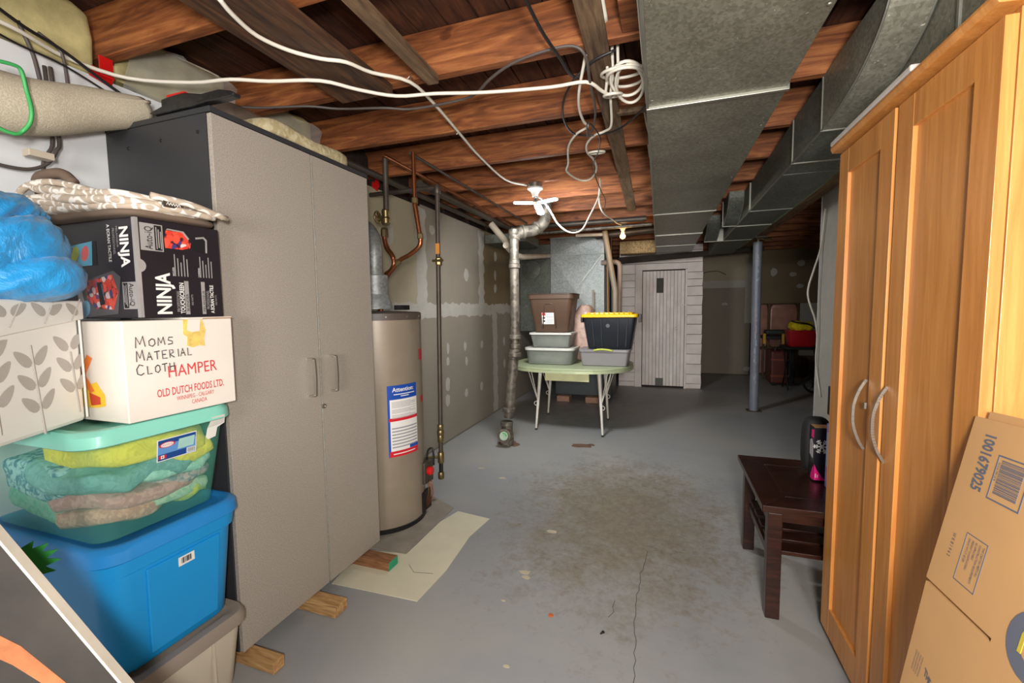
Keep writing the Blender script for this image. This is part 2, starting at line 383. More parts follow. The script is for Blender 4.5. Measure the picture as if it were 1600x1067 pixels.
def spots(lst, ax='x', fx=-2.0506, parent=None, nm='screw_patch'):
    rr = random.Random(9)
    for a, z, sa, sz in lst:
        n = 10; pts = [(a + sa * math.cos(2 * PI * k / n) * rr.uniform(.8, 1.15), z + sz * math.sin(2 * PI * k / n) * rr.uniform(.8, 1.15)) for k in range(n)]
        if ax == 'x': MB().prism(pts, ((fx - .002, 0, 0), Y_, Z_), 0, .002).obj(nm, 'mud', parent or wl)
        else: MB().prism(pts, ((0, fx, 0), X_, Z_), 0, .002).obj(nm, 'mud', parent)
spots([(3.95, .82, .035, .05), (3.96, .95, .03, .06), (4.36, .94, .04, .05), (4.83, .92, .04, .05), (4.39, .77, .03, .05), (3.94, .59, .05, .08), (3.93, .43, .05, .07),
       (4.37, .42, .04, .05), (4.8, .42, .04, .05), (4.43, 1.71, .06, .07), (5.32, 2.0, .05, .06), (5.3, 1.76, .045, .06), (5.3, 1.6, .045, .06), (2.92, 1.56, .05, .06), (3.02, 1.94, .05, .09),
       (3.7, 2.08, .05, .05), (5.6, .9, .04, .06), (5.6, .6, .04, .06), (6.1, .9, .04, .05), (5.9, 1.9, .05, .06), (6.4, 1.7, .05, .05), (7.4, .7, .05, .06), (7.4, 1.8, .05, .06)])
for i in range(len(JY) - 1):
    y0, y1 = JY[i] + .01, JY[i + 1] - .055
    if y1 < -1 or y0 > 7: continue
    def bump_(p, s=i): return p + Vector((noise.noise(p * 9 + Vector((s, 0, 0))) * .03, 0, noise.noise(p * 7 + Vector((0, s, 0))) * .03))
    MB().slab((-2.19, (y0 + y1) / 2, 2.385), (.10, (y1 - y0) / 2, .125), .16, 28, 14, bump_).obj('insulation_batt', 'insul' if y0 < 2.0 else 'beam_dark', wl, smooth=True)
# red sealing tape and clear film at the joist ends
for y, z, h in ((1.16, 2.24, .12), (1.71, 2.245, .08), (2.31, 2.25, .09), (2.85, 2.25, .11), (3.4, 2.25, .12)):
    mb = MB()
    for k in range(2): mb.obox((-2.046 + .010 * k, y - .005 + .012 * k, z + .01 + .035 * k), (1, 0, .2 * k), (0, 1, .25 * (k - 1)), (0, -.25 * (k - 1), 1), .003, .022 + .012 * (1 - k), h / 3.2 if k else .02)
    mb.obj('red_tape', 'red_tape', wl)
for y0, y1, z in ((1.24, 1.70, 2.30), (1.80, 2.27, 2.30)):
    vs = []; n = 12
    for k in range(n + 1):
        y = y0 + (y1 - y0) * k / n
        for q in range(5): vs.append((-2.075 + .02 * q + .008 * math.sin(k * 2.1 + q), y, 2.245 + .05 * q + .01 * math.sin(k * 1.3 + q * 2)))
    MB().add(vs, [(5 * k + q, 5 * k + q + 1, 5 * k + q + 6, 5 * k + q + 5) for k in range(n) for q in range(4)]).obj('vapour_film', 'poly', wl, smooth=True)
MB().bar((-2.13, 1.44, 2.51), (-1.86, 1.47, 2.375), .006, .045, (0, 1, 0)).obj('grey_strip', plain('pale_strip', (176, 162, 146), .6), wl)
# back wall and its boards
wb = struct(MB().box(-2.3, 3.5, 9.5, 9.62, 0, 2.52).obj('wall_back', 'stud'))
def bpanel(x0, x1, z0, z1, m, nm='drywall_panel', y=9.45): MB().box(x0 + .002, x1 - .002, y, 9.499, z0, z1).obj(nm, m, wb)
bpanel(.56, 1.54, .01, 1.76, 'board_grey'); bpanel(.56, 1.54, 1.763, 2.4, 'board_beige'); bpanel(1.56, 3.4, 1.37, 2.4, 'board_tan'); bpanel(2.34, 3.4, .9, 1.368, 'mud', 'patch_panel'); bpanel(2.34, 3.4, .4, .898, 'board_grey')
MB().box(1.44, 1.56, 9.444, 9.452, 1.0, 2.3).obj('joint_compound', 'mud', wb)
MB().box(.56, 1.55, 9.446, 9.452, 1.68, 1.82).obj('joint_compound', 'mud', wb)
spots([(1.088, 1.369, .06, .03), (1.91, 1.95, .06, .08), (2.22, 1.9, .07, .04), (2.35, 2.1, .06, .06), (2.34, 1.68, .06, .04), (1.5, .12, .06, .05)], 'y', 9.448, wb)
for x in (1.58, 1.85, 2.33): MB().box(x - .022, x + .022, 9.44, 9.5, 0, 1.37).obj('stud', 'stud', wb)
MB().box(1.56, 2.34, 9.43, 9.5, .5, .54).obj('stud', 'stud', wb); MB().box(1.54, 3.4, 9.43, 9.5, 0, .04).obj('stud', 'stud', wb)
for x0, x1, z0, z1 in ((1.6, 1.83, .05, .5), (1.6, 1.83, .55, 1.35), (1.87, 2.31, .05, .5), (1.87, 2.31, .55, 1.35)):
    MB().slab(((x0 + x1) / 2, 9.47, (z0 + z1) / 2), ((x1 - x0) / 2, .05, (z1 - z0) / 2), .25, 28, 14, lambda p: p + Vector((0, noise.noise(p * 9 + Vector((x0, z0, 0))) * .02, 0))).obj('insulation_batt', 'pink', wb, smooth=True)
# right wall stub, far right room wall, wall behind the camera
wr = struct(MB().box(1.21, 1.33, -3.2, 4.33, 0, 2.329).obj('wall_right', 'mud'))
MB().box(1.2085, 1.2095, 3.0, 4.27, .0, 2.3).obj('drywall_panel', 'mud', wr)
MB().box(1.205, 1.335, 4.326, 4.336, 0, 2.329).obj('corner_bead', 'paint_white', wr)
struct(MB().box(3.4, 3.5, 4.0, 9.8, 0, 2.52).obj('wall_far_right', 'board_tan'))
struct(MB().box(1.33, 3.5, 4.2, 4.3, 0, 2.329).obj('wall_right_return', 'board_tan'))
struct(MB().box(-2.4, 1.33, -3.2, -3.1, 0, 2.54).obj('wall_front', 'paint_white'))
# floor details
MB().prism([(-1.54, 1.675), (-1.065, 1.69), (-1.05, 1.95), (-1.075, 2.3), (-1.045, 2.535), (-1.285, 2.57), (-1.33, 2.40), (-1.33, 2.02), (-1.52, 1.99), (-1.56, 1.8)], ((0, 0, 0), X_, Y_), .0005, .003).obj('lino_patch', 'lino', fl)
pad = [(-2.03, 2.0), (-1.333, 2.012), (-1.333, 2.6), (-1.55, 2.72), (-2.03, 2.75)]
MB().prism(pad, ((0, 0, 0), X_, Y_), .0005, .006).obj('concrete_patch', 'concrete', fl)
M['crack'] = plain('crack_dark', (52, 48, 44), .9)
rr = random.Random(5); pts = []
for i in range(34):
    t = i / 33; pts.append((-.075 - .03 * t + rr.uniform(-.006, .006) - .02 * math.sin(t * 5), 2.45 - 1.2 * t, .0006))
MB().tube(pts, .0011, 4).obj('crack', 'crack', fl)
MB().tube([(-.2, 1.98, .0006), (-.205, 1.93, .0006), (-.196, 1.9, .0006), (-.215, 1.86, .0006)], .001, 4).obj('crack', 'crack', fl)
MB().tube([(-1.26, 1.93, .0035), (-1.2, 1.88, .0035), (-1.1, 1.9, .0035)], .001, 4).obj('crack', 'crack', fl)
for x, y, s, m in ((-.458, 1.79, .006, 'copper'), (-.23, 1.75, .008, 'black_matte'), (-.36, 1.5, .007, 'lumber')):
    pass
M['stain'] = plain('rust_stain', (112, 84, 66), .8, 0, .3, 30)
for x, y, a, b in ((-.76, 4.2, .11, .07), (-.66, 4.25, .04, .03), (-1.45, 4.06, .12, .09)):
    n = 14; MB().prism([(x + a * math.cos(2 * PI * k / n) * rr.uniform(.7, 1.2), y + b * math.sin(2 * PI * k / n) * rr.uniform(.7, 1.2)) for k in range(n)], ((0, 0, 0), X_, Y_), .0003, .0012).obj('floor_stain', 'stain', fl)
M['chip'] = plain('bare_chip', (190, 178, 156), .9)
for x, y, a in ((-.62, 2.5, .035), (-.66, 2.06, .03), (-.64, 2.02, .025), (-1.2, 3.2, .03), (-1.45, 3.35, .03), (-.69, 1.82, .014), (-.55, 1.47, .016)):
    n = 8; MB().prism([(x + a * math.cos(2 * PI * k / n) * rr.uniform(.6, 1.2), y + a * .6 * math.sin(2 * PI * k / n) * rr.uniform(.6, 1.2)) for k in range(n)], ((0, 0, 0), X_, Y_), .0003, .0015).obj('paint_chip', 'chip', fl)
tag(MB().lathe([(.009, 0), (.012, .001), (.012, .003), (.009, .004)], (-.456, 1.79, .0005), 6).obj('plastic_nut', plain('orange_plastic', (196, 96, 40))), 'tiny orange plastic piece lying on the floor right of the blocks', 'debris')
mb = MB()
for k in range(5): mb.bar((-.235 + .004 * k, 1.745 + .003 * k, .003), (-.225 + .005 * math.cos(k * 2), 1.757 + .005 * math.sin(k * 2), .005), .004, .004)
tag(mb.obj('black_crumb', 'black_matte'), 'tiny black crumb on the bare floor beside the long crack', 'debris')

# ---- white board-clad closet with its plank door
wc = struct(MB().box(-.73, .56, 7.67, 7.72, 0, 2.33).obj('wall_closet', 'beam_dark'))
MB().box(.52, .56, 7.72, 9.5, 0, 2.3).obj('closet_side', 'closet_white', wc)
rows = [0, .083, .238, .403, .568, .732, .885, 1.049, 1.201, 1.353, 1.504, 1.655, 1.77, 1.881, 2.04, 2.14, 2.23, 2.32]
rr = random.Random(8)
for z0, z1 in zip(rows[:-1], rows[1:]):
    t0, t1 = rr.uniform(.002, .006), rr.uniform(-.003, .006)
    if z1 <= 2.04:
        MB().prism([(.325, z0 + .004), (.553 + rr.uniform(0, .012), z0 + .004 + t1 * .5), (.555 + rr.uniform(0, .01), z1 - .002), (.325, z1 - .004)], ((0, 7.668, 0), X_, Z_), 0, .02 + t0).obj('siding_board', 'closet_white', wc)
        MB().prism([(-.73, z0 + .003), (-.475, z0 + .003), (-.475, z1 - .003), (-.73, z1 - .003)], ((0, 7.668, 0), X_, Z_), 0, .018 + t0 * .4).obj('siding_board', 'closet_white', wc)
    else:
        MB().prism([(-.73, z0 + .003), (.555, z0 + .004), (.555, z1 - .003), (-.73, z1 - .003)], ((0, 7.668, 0), X_, Z_), 0, .018 + t0 * .4).obj('siding_board', 'closet_white', wc)
MB().box(-.47, -.358, 7.63, 7.668, 0, 1.934).obj('casing_board', 'closet_white', wc, bev=.003)
MB().box(-.47, .33, 7.63, 7.668, 1.935, 2.035).obj('casing_board', 'closet_white', wc, bev=.003)
MB().box(.302, .335, 7.63, 7.668, 0, 1.93).obj('casing_board', 'closet_white', wc, bev=.003)
dr = struct(MB().box(-.35, .296, 7.655, 7.667, .03, 1.92).obj('door_1', 'black_matte'))
n = 12; wd = .646 / n
for i in range(n):
    x0 = -.35 + wd * i; g = rr.uniform(.0015, .004); y = 7.634 + rr.uniform(0, .004)
    cut = 4 <= i <= 6
    segs = [(.035, 1.915)]
    if i in (4, 5): segs = [(.16, 1.56), (1.80, 1.915)]
    if i in (4, 5) : pass
    for z0, z1 in segs: MB().box(x0 + g, x0 + wd - g * .5, y, 7.654, z0, z1).obj('door_plank', 'closet_white', dr, bev=.002)
MB().box(-.135, -.02, 7.645, 7.656, 1.55, 1.81).obj('window_pane', plain('dark_pane', (62, 62, 58), .7), dr)
MB().box(-.14, -.015, 7.636, 7.65, .03, .165).obj('vent_hatch', plain('grey_hatch', (96, 96, 90), .6), dr)
MB().lathe([(.008, 0), (.008, .02), (.02, .03), (.022, .045), (.012, .055)], (.17, 7.634, .985), 12, (0, -1, 0)).obj('door_knob', 'closet_white', dr, smooth=True)
MB().box(.23, .345, 7.618, 7.632, 1.355, 1.372).obj('latch', 'closet_white', dr); MB().lathe([(.014, 0), (.018, .012), (.01, .02)], (.33, 7.63, 1.363), 10, (0, -1, 0)).obj('latch_plate', 'closet_white', dr)
# big dark beam lying over the closet front
tag(MB().add([(x, y, z) for x, a, b in ((-.72, 2.03, 2.13), (1.35, 2.13, 2.19)) for y in (7.3, 7.4) for z in (a, b)], [(0, 1, 3, 2), (4, 6, 7, 5), (0, 4, 5, 1), (2, 3, 7, 6), (0, 2, 6, 4), (1, 5, 7, 3)]).obj('header_beam', 'beam_dark', bev=.004), 'dark sooty beam running across in front of the white closet top', 'beam')

# ---------------------------------------------------------------- ducts
def galv_thing(name, label, loc=(0, 0, 0), group=None): return thing(name, label, 'duct', loc, group)
d = galv_thing('supply_duct', 'wide flat galvanised duct running along the joists above the aisle', (.17, 2, 2.15))
def shear(mb, y0=2.0, k=-.0117): mb.v = [(x + k * (y - y0), y, z) for x, y, z in mb.v]; return mb
segs = [(-3.0, -.55), (-.545, 1.955), (1.955, 4.17), (4.17, 5.4), (5.4, 6.36)]
for i, (a, b) in enumerate(segs):
    q = .0025 * (i % 2)
    shear(MB().box(-.078 + q, .42 - q, a, b - .004, 2.15 + q * 1.5, 2.329)).obj('duct_section', 'galv', d, bev=.004)
    shear(MB().box(-.083, .425, b - .014, b + .006, 2.143, 2.325)).obj('seam_flange', 'seam' if i else 'galv', d, bev=.002)
    if i: shear(MB().box(-.083, -.073, a, b, 2.146, 2.17)).obj('edge_fold', 'seam', d)
shear(MB().prism([(6.364, 2.152), (6.364, 2.325), (6.95, 2.325), (6.95, 2.13)], ((.42, 0, 0), Y_, Z_), -.495, 0)).obj('end_transition', plain('white_painted_sheet', (168, 166, 158), .5, .1), d)
for i in range(14): shear(MB().lathe([(.006, 0), (.005, .003), (.0015, .004)], (-.06 + (i % 2) * .46, .2 + i * .42, 2.151), 8, (0, 0, -1))).obj('sheet_screw', 'seam', d)
MB().tube([(-.088, -.4, 2.30), (-.092, 1.0, 2.31), (-.095, 2.3, 2.3)], .004, 6).obj('hanger_wire', 'white_cable', d)
t = galv_thing('trunk_duct', 'stepped galvanised trunk duct hung beside the wooden beam on the right', (.8, 3, 2.1))
ZT = 2.1
def tsec(x0, y0, y1, q=0, m='galv_dark'): return MB().box(x0 + q, .93 - q, y0, y1, ZT + q, 2.328).obj('duct_section', m, t, bev=.003)
tsec(.76, -1.6, 1.62, 0, 'galv'); tsec(.76, 1.62, 2.32, .003, 'galv')
tsec(.635, 2.32, 2.79); tsec(.635, 2.79, 3.02, .003); tsec(.64, 3.02, 4.06, 0); tsec(.635, 4.06, 4.78, .003); tsec(.635, 4.78, 5.78, 0); tsec(.60, 5.78, 7.28, .003)
for x0, y in ((.757, .9), (.757, 1.62), (.633, 2.32), (.633, 2.79), (.633, 4.06), (.633, 4.78), (.6, 5.78)):
    MB().box(x0 - .004, .934, y - .006, y + .006, ZT - .005, 2.326).obj('seam_flange', 'seam', t, bev=.002)
for y0, y1, x in ((2.33, 2.78, .633), (2.79, 4.05, .633), (4.06, 5.7, .633)):
    MB().box(x - .003, x + .004, y0, y1, ZT - .003, ZT + .006).obj('edge_fold', 'seam', t)
def elbow(x0, x1, ye, R, m):
    """boot whose rounded heel faces the camera; ends at ye and turns up into the joist bay"""
    e = []; n = 14
    zt = 2.328
    for k in range(n + 1):
        a = PI / 2 * k / n
        e.append((ye - R * math.sin(a), ZT + R * (1 - math.cos(a)) * (zt - ZT) / R))
    e.append((ye, zt))
    MB().prism([(y, z) for y, z in e], ((x1, 0, 0), Y_, Z_), -(x1 - x0), 0).obj('elbow_boot', m, t)
    for x in (x0, x1):
        MB().tube([(x, y, z) for y, z in e[:-1]], .004, 6).obj('elbow_seam', 'seam', t)
    return e
elbow(.633, .755, 2.318, .62, 'galv'); elbow(.515, .632, 4.74, .42, 'galv_dark'); elbow(.43, .56, 5.78, .42, 'galv_dark')
MB().box(.51, .635, 4.735, 4.75, ZT - .004, 2.33).obj('seam_flange', 'seam', t)
MB().box(.43, .6, 5.775, 5.79, ZT - .004, 2.33).obj('seam_flange', 'seam', t)
# beam, post, strip
tag(MB().box(1.02, 1.16, 1.2, 7.25, 2.19, 2.328).obj('main_beam', 'beam', bev=.004), 'long wooden main beam carried by the blue steel post', 'beam')
tag(MB().tube(smooth_path([(1.0, 2.6, 2.22), (1.0, 3.6, 2.17), (1.005, 4.8, 2.165), (1.0, 6.0, 2.17), (.98, 7.0, 2.15)], 6), .016, 8).obj('wrapped_pipe', plain('greenish_wrap', (120, 132, 100), .6), smooth=True), 'greenish wrapped pipe running along the wooden main beam', 'pipe')
p = thing('support_post', 'blue painted steel post under the wooden beam in the aisle', 'post', (1.085, 6.24, 0))
M['post'] = plain('blue_grey_paint', (124, 130, 142), .45, .1, .12, 6)
MB().tube([(1.085, 6.24, .01), (1.078, 6.24, 2.12)], .052, 20).obj('pole', 'post', p, smooth='auto')
MB().box(1.0, 1.17, 6.17, 6.31, 0, .012).obj('base_plate', 'pipe_dark', p, bev=.002)
MB().box(.99, 1.165, 6.17, 6.31, 2.165, 2.188).obj('top_plate', 'pipe_dark', p, bev=.002)
MB().lathe([(.03, 2.09), (.03, 2.11), (.02, 2.12), (.02, 2.165)], (1.078, 6.24, 0), 12).obj('jack_screw', 'brass', p)
MB().tube([(1.05, 6.15, 2.15), (1.12, 6.12, 2.14), (1.2, 6.15, 2.15), (1.22, 6.2, 2.14), (1.14, 6.2, 2.13)], .008, 6).obj('clamp', 'brass', p)
mb = MB(); rr = random.Random(4)
for k in range(30):
    z = rr.uniform(.35, 2.05); s = rr.uniform(.004, .013)
    mb.obox((1.085 + rr.uniform(-.022, .004), 6.1885, z), X_, Z_, Y_, s * .35, s * rr.uniform(1, 4), .0012)
mb.obj('paint_scratches', plain('bare_scratch', (176, 180, 186), .5), p)['kind'] = 'stuff'

# ---------------------------------------------------------------- ceiling strips
tag(MB().box(-1.40, -1.135, .2, 1.73, 2.287, 2.326).obj('loose_plank', 'joist_dark', bev=.003), 'wide weathered dark plank nailed flat under the joists above the grey cabinet', 'plank')
tag(MB().bar((-.905, .8, 2.30), (-.935, 1.73, 2.31), .05, .035).obj('bridging_strip', 'furring', bev=.002), 'narrow wooden strip under the joists right of the wide dark plank', 'plank')
tag(MB().bar((-.24, 1.2, 2.321), (-.33, 4.7, 2.321), .085, .014).obj('furring_strip', 'furring', bev=.001), 'long grey furring strip nailed across the joists beside the big duct', 'plank')
tag(MB().box(-.16, -.10, 1.55, 1.732, 2.34, 2.515).obj('blocking_piece', 'joist', bev=.003), 'short upright blocking piece against the nearest lit joist by the duct', 'plank')
tag(MB().box(-.24, -.085, 2.33, 2.36, 2.305, 2.327).obj('scrap_lath', 'furring'), 'short lath scrap under a joist beside the big duct', 'plank')

# ---------------------------------------------------------------- ceiling lamps
g = thing('ceiling_lamp', 'white ceiling lamp with three glowing fold-out blades', 'lamp', (-.98, 3.45, 2.33))
MB().lathe([(.055, 0), (.055, .03), (.05, .032)], (-.985, 3.45, 2.297), 24).obj('junction_box', 'chrome', g, smooth='auto')
MB().lathe([(.06, .03), (.062, .018), (.04, .004), (.026, -.02), (.024, -.04)], (-.985, 3.45, 2.265), 24).obj('lamp_holder', 'white_metal', g, smooth='auto')
MB().lathe([(.014, 0), (.017, -.012), (.014, -.02), (.018, -.03), (.02, -.045)], (-.98, 3.45, 2.232), 16).obj('screw_base', 'chrome', g, smooth='auto')
glow = emis('led_blade_glow', (235, 245, 255), 7)
hub = Vector((-.975, 3.45, 2.175))
for a, dz in ((190, .02), (-12, .015), (92, -.10)):
    u = Vector((math.cos(math.radians(a)), math.sin(math.radians(a)), dz * 3)).normalized(); v = Z_.cross(u).normalized(); nn = u.cross(v)
    pts = []
    for k in range(9): b = -PI / 2 + PI * k / 8; pts.append((.155 + .03 * math.cos(b), .03 * math.sin(b)))
    for k in range(5): b = PI / 2 + PI * k / 4; pts.append((.03 + .012 * math.cos(b), .026 * math.sin(b)))
    b = MB().prism(pts, (hub, u, v), -.006, .006).obj('lamp_blade', glow, g, bev=.002)
    MB().obox(hub + u * .015, u, v, nn, .014, .014, .008).obj('hinge', 'white_metal', g)
point('lamp_glow', (-.975, 3.45, 2.04), 2.0, (.93, .97, 1), .08)
area('lamp_down_glow', (-.975, 3.45, 2.12), (-.45, 5.4, 0), .3, 27, (.95, .98, 1))
b = thing('bulb_lamp', 'small glowing warm bulb in a plain socket near the white closet', 'lamp', (-.479, 5.4, 2.33))
MB().lathe([(.05, .0), (.055, -.012), (.03, -.03), (.022, -.06), (.022, -.075)], (-.479, 5.4, 2.285), 16).obj('socket', 'white_metal', b, smooth='auto')
MB().lathe([(.012, .036), (.016, .025), (.03, .004), (.031, -.01), (.022, -.026), (.006, -.032)], (-.479, 5.4, 2.172), 16).obj('bulb', emis('warm_bulb_glow', (255, 190, 100), 30), b, smooth=True)
MB().box(-.53, -.43, 5.36, 5.44, 2.285, 2.33).obj('junction_box', 'chrome', b)
point('bulb_glow', (-.479, 5.36, 2.11), 2.0, (1, .62, .28), .03)

# ---------------------------------------------------------------- pipes
def pipe(name, pts, r, m, label, k=1, n=12, group=None, cat='pipe'):
    return tag(MB().tube(smooth_path(pts, k) if k > 1 else pts, r, n).obj(name, m, smooth='auto'), label, cat, group)
def bend(p, q, s, r=.05, n=5):
    """three path points -> rounded corner"""
    p, q, s = map(Vector, (p, q, s)); a = q + (p - q).normalized() * r; c = q + (s - q).normalized() * r
    return [a + (q - a) * (1 - (1 - t) ** 2) * 1 if False else ((1 - t) ** 2 * a + 2 * t * (1 - t) * q + t * t * c) for t in [i / n for i in range(n + 1)]]
# drain stack
st = thing('drain_stack', 'grey drain stack leaning down to a floor cleanout with a round cap', 'pipe', (-1.455, 4.02, 0))
MB().tube([(-1.354, 4.0, .93), (-1.353, 4.0, 2.05)], .044, 16).obj('upper_pipe', 'iron', st, smooth='auto')
MB().tube([(-1.43, 4.01, .28), (-1.365, 4.0, .95)], .05, 16).obj('lower_pipe', 'iron', st, smooth='auto')
for (x, z, rr_) in ((-1.355, 1.07, .058), (-1.355, .98, .05), (-1.36, .90, .062), (-1.425, .36, .062), (-1.452, .22, .062), (-1.353, 1.78, .05), (-1.353, 1.74, .055)):
    MB().lathe([(rr_ - .008, -.022), (rr_, -.016), (rr_, .016), (rr_ - .008, .022)], (x, 4.0, z), 18).obj('hub_ring', 'iron', st, smooth='auto')
MB().lathe([(.062, -.0), (.066, .06), (.055, .14), (.054, .22)], (-1.455, 4.02, .005), 18).obj('floor_wye', 'iron', st, smooth='auto')
MB().tube([(-1.455, 4.02, .10), (-1.45, 3.93, .115)], .066, 18).obj('cleanout_body', 'brass', st, smooth='auto')
MB().lathe([(.068, 0), (.068, .022), (.05, .024)], (-1.45, 3.935, .114), 20, (0, -1, .15)).obj('cleanout_ring', 'iron', st, smooth='auto')
MB().lathe([(.042, 0), (.042, .012)], (-1.45, 3.918, .118), 20, (0, -1, .15)).obj('cleanout_cap', plain('greenish_white_cap', (176, 200, 176), .4), st)
MB().tube([(-1.46, 3.905, .15), (-1.43, 3.903, .145), (-1.42, 3.903, .12)], .005, 6).obj('green_mark', plain('green_paint_mark', (60, 170, 80), .5), st)
pp = smooth_path([(-1.353, 4.0, 1.98), (-1.35, 4.02, 2.03), (-1.28, 4.08, 2.07), (-1.2, 4.15, 2.09), (-1.12, 4.2, 2.16), (-1.1, 4.22, 2.26), (-1.1, 4.22, 2.5)], 5)
MB().tube(pp, .055, 16).obj('top_elbow', 'iron', st, smooth='auto')
for p_, ax in (((-1.29, 4.075, 2.068), (1, .8, .2)), ((-1.17, 4.17, 2.115), (.7, .5, .7))):
    MB().lathe([(.058, -.016), (.068, -.012), (.068, .012), (.058, .016)], p_, 18, ax).obj('hub_ring', 'iron', st, smooth='auto')
MB().lathe([(.044, 0), (.052, .01), (.052, .05), (.046, .055)], (-1.353, 4.0, 2.03), 18).obj('top_cap', 'iron', st, smooth='auto')
pipe('vent_pipe', [(-1.76, 4.45, 2.24), (-1.55, 4.45, 1.99)] , .035, 'pvc_grey', 'short tan pipe slanting down from the ceiling left of the drain stack')
pipe('white_drain_pipe', smooth_path([(-1.47, 4.10, 1.96), (-1.47, 4.35, 1.90), (-1.475, 4.6, 1.895)], 3) + [Vector((-1.575, 6.27, 2.09))], .032, 'pvc', 'white plastic pipe running level from the drain stack to the plenum')
# pipes under the ceiling
pipe('steel_conduit', [(-1.9, 2.0, 2.275), (-1.9, 5.3, 2.275)] , .022, 'pipe_dark', 'grey steel pipe running under the joists along the taped wall, nearer the wall')
pipe('steel_conduit', [(-1.76, 3.0, 2.29)] + bend((-1.76, 3.0, 2.29), (-1.76, 5.05, 2.29), (0, 5.05, 2.29)) + [(-.2, 5.05, 2.29)], .03, 'pipe_dark', 'dark steel pipe turning from the taped wall across to the big duct')
pipe('steel_conduit', [(-1.9, 5.2, 2.25)] + bend((-1.9, 5.2, 2.25), (-1.9, 5.3, 2.25), (0, 5.3, 2.26)) + [(-.15, 5.3, 2.27)], .022, 'iron', 'thinner level pipe just behind the dark crossing pipe')
pipe('cross_pipe', [(-.86, 5.9, 2.27), (-.1, 5.9, 2.31)], .045, 'pipe_dark', 'thick dark pipe lying behind the small warm bulb')
pipe('copper_run', [(-1.66, 2.4, 2.30), (-1.66, 5.0, 2.30)], .011, 'copper', 'thin copper line running under the joists above the water heater')
pipe('copper_run', [(-1.5, 2.45, 2.31), (-1.5, 4.9, 2.31)], .009, 'pipe_dark', 'thin dark line under the joists right of the thin copper line')
# gas line
gs = thing('gas_pipe', 'dark threaded gas pipe dropping beside the water heater with a valve', 'pipe', (-1.51, 2.72, 0))
MB().tube([(-2.0, 2.72, 2.165)] + bend((-2, 2.72, 2.165), (-1.462, 2.72, 2.165), (-1.462, 2.72, 0), .035) + [(-1.485, 2.72, .34)], .0155, 12).obj('pipe_run', 'pipe_dark', gs, smooth='auto')
for z, r_, h in ((2.15, .022, .03), (.52, .022, .02), (.48, .025, .02), (.44, .022, .03), (.30, .023, .04), (.17, .022, .025)):
    MB().lathe([(r_ - .004, -h), (r_, -h + .006), (r_, h - .006), (r_ - .004, h)], (-1.462 - (2.15 - z) * .013, 2.72, z), 12).obj('coupling', 'brass' if z < 1 else 'pipe_dark', gs, smooth='auto')
MB().tube([(-1.487, 2.72, .15), (-1.485, 2.72, .34)], .0145, 10).obj('drip_leg', 'black', gs)
MB().lathe([(.018, -.03), (.024, -.02), (.024, .02), (.018, .03)], (-1.463, 2.72, 1.67), 8).obj('valve_body', 'brass', gs)
MB().tube([(-1.50, 2.70, 1.675), (-1.42, 2.70, 1.675)], .009, 8).obj('valve_handle', 'brass', gs)
MB().box(-1.475, -1.448, 2.7, 2.705, 1.72, 1.79).obj('orange_tag', plain('orange_tag', (214, 140, 60), .5), gs)
MB().tube([(-1.487, 2.72, .30), (-1.56, 2.70, .30), (-1.6, 2.64, .31)], .010, 8).obj('branch_pipe', 'brass', gs)

# ---------------------------------------------------------------- water heater
HC = Vector((-1.73, 2.37, 0)); HR = .275
h = thing('water_heater', 'tall taupe water heater with an instruction sticker beside the grey cabinet', 'water heater', HC)
t = NT('heater_enamel').set(.38, .15); v = t.map((1, 1, 1)); t.base(t.ramp(t.noise(v, 6, 4), [(.3, (140, 128, 112)), (.7, (150, 138, 122))])); M['heater'] = t.m
MB().lathe([(HR - .02, .03), (HR, .035), (HR, 1.29)], HC, 56).obj('tank', 'heater', h, smooth='auto')
MB().lathe([(HR - .03, .006), (HR + .004, .008), (HR + .004, .034), (HR, .036)], HC, 48).obj('base_ring', 'black', h, smooth='auto')
MB().lathe([(HR + .003, 1.285), (HR + .003, 1.325), (HR - .01, 1.332), (.05, 1.34)], HC, 48).obj('top_cap', plain('brown_top_cap', (84, 74, 68), .45), h, smooth='auto')
for a in (-1.25, -.75, -.25, .2): MB().lathe([(.006, 0), (.005, .004)], HC + Vector((math.cos(a) * (HR + .003), math.sin(a) * (HR + .003), 1.305)), 8, (math.cos(a), math.sin(a), 0)).obj('screw', 'chrome', h)
def cyl(a, z, d=.001): return HC + Vector((math.cos(a) * (HR + d), math.sin(a) * (HR + d), z))
def cpatch(name, a0, a1, z0, z1, m, d, par=h, n=14):
    vs = []; 
    for i in range(n + 1):
        a = a0 + (a1 - a0) * i / n
        for z in (z0, z1): vs.append(cyl(a, z, d))
    return MB().add(vs, [(2 * i, 2 * i + 2, 2 * i + 3, 2 * i + 1) for i in range(n)]).obj(name, m, par)
P_BLUE = plain('print_blue', (24, 74, 168), .4, 0, .02, bump=0); P_RED = plain('print_red', (206, 28, 44), .4, 0, .02, bump=0); P_WHITE = plain('print_white', (232, 230, 226), .4, 0, .02, bump=0)
P_GREY = plain('print_grey', (150, 150, 158), .5, 0, .02, bump=0); P_BLACK = plain('print_black', (26, 24, 28), .5, 0, .02, bump=0)
A0, A1, ZB, ZTOP = -.78, -.02, .47, .90
s = cpatch('sticker', A0, A1, ZB, ZTOP, P_BLUE, .0015)
cpatch('sticker_panel', A0 + .05, A1, ZB + .035, ZTOP - .085, P_WHITE, .0022, s); cpatch('red_band', A0 + .02, A1, ZB, ZB + .035, P_RED, .0026, s); cpatch('red_band', A0 + .02, A1, .685, .705, P_RED, .0026, s)
cpatch('blue_corner', A1 - .26, A1, ZB + .036, ZB + .055, P_BLUE, .003, s)
tx = lambda a0, z0: (lambda a, b: cyl(a0 + a / HR, z0 + b, .0032))
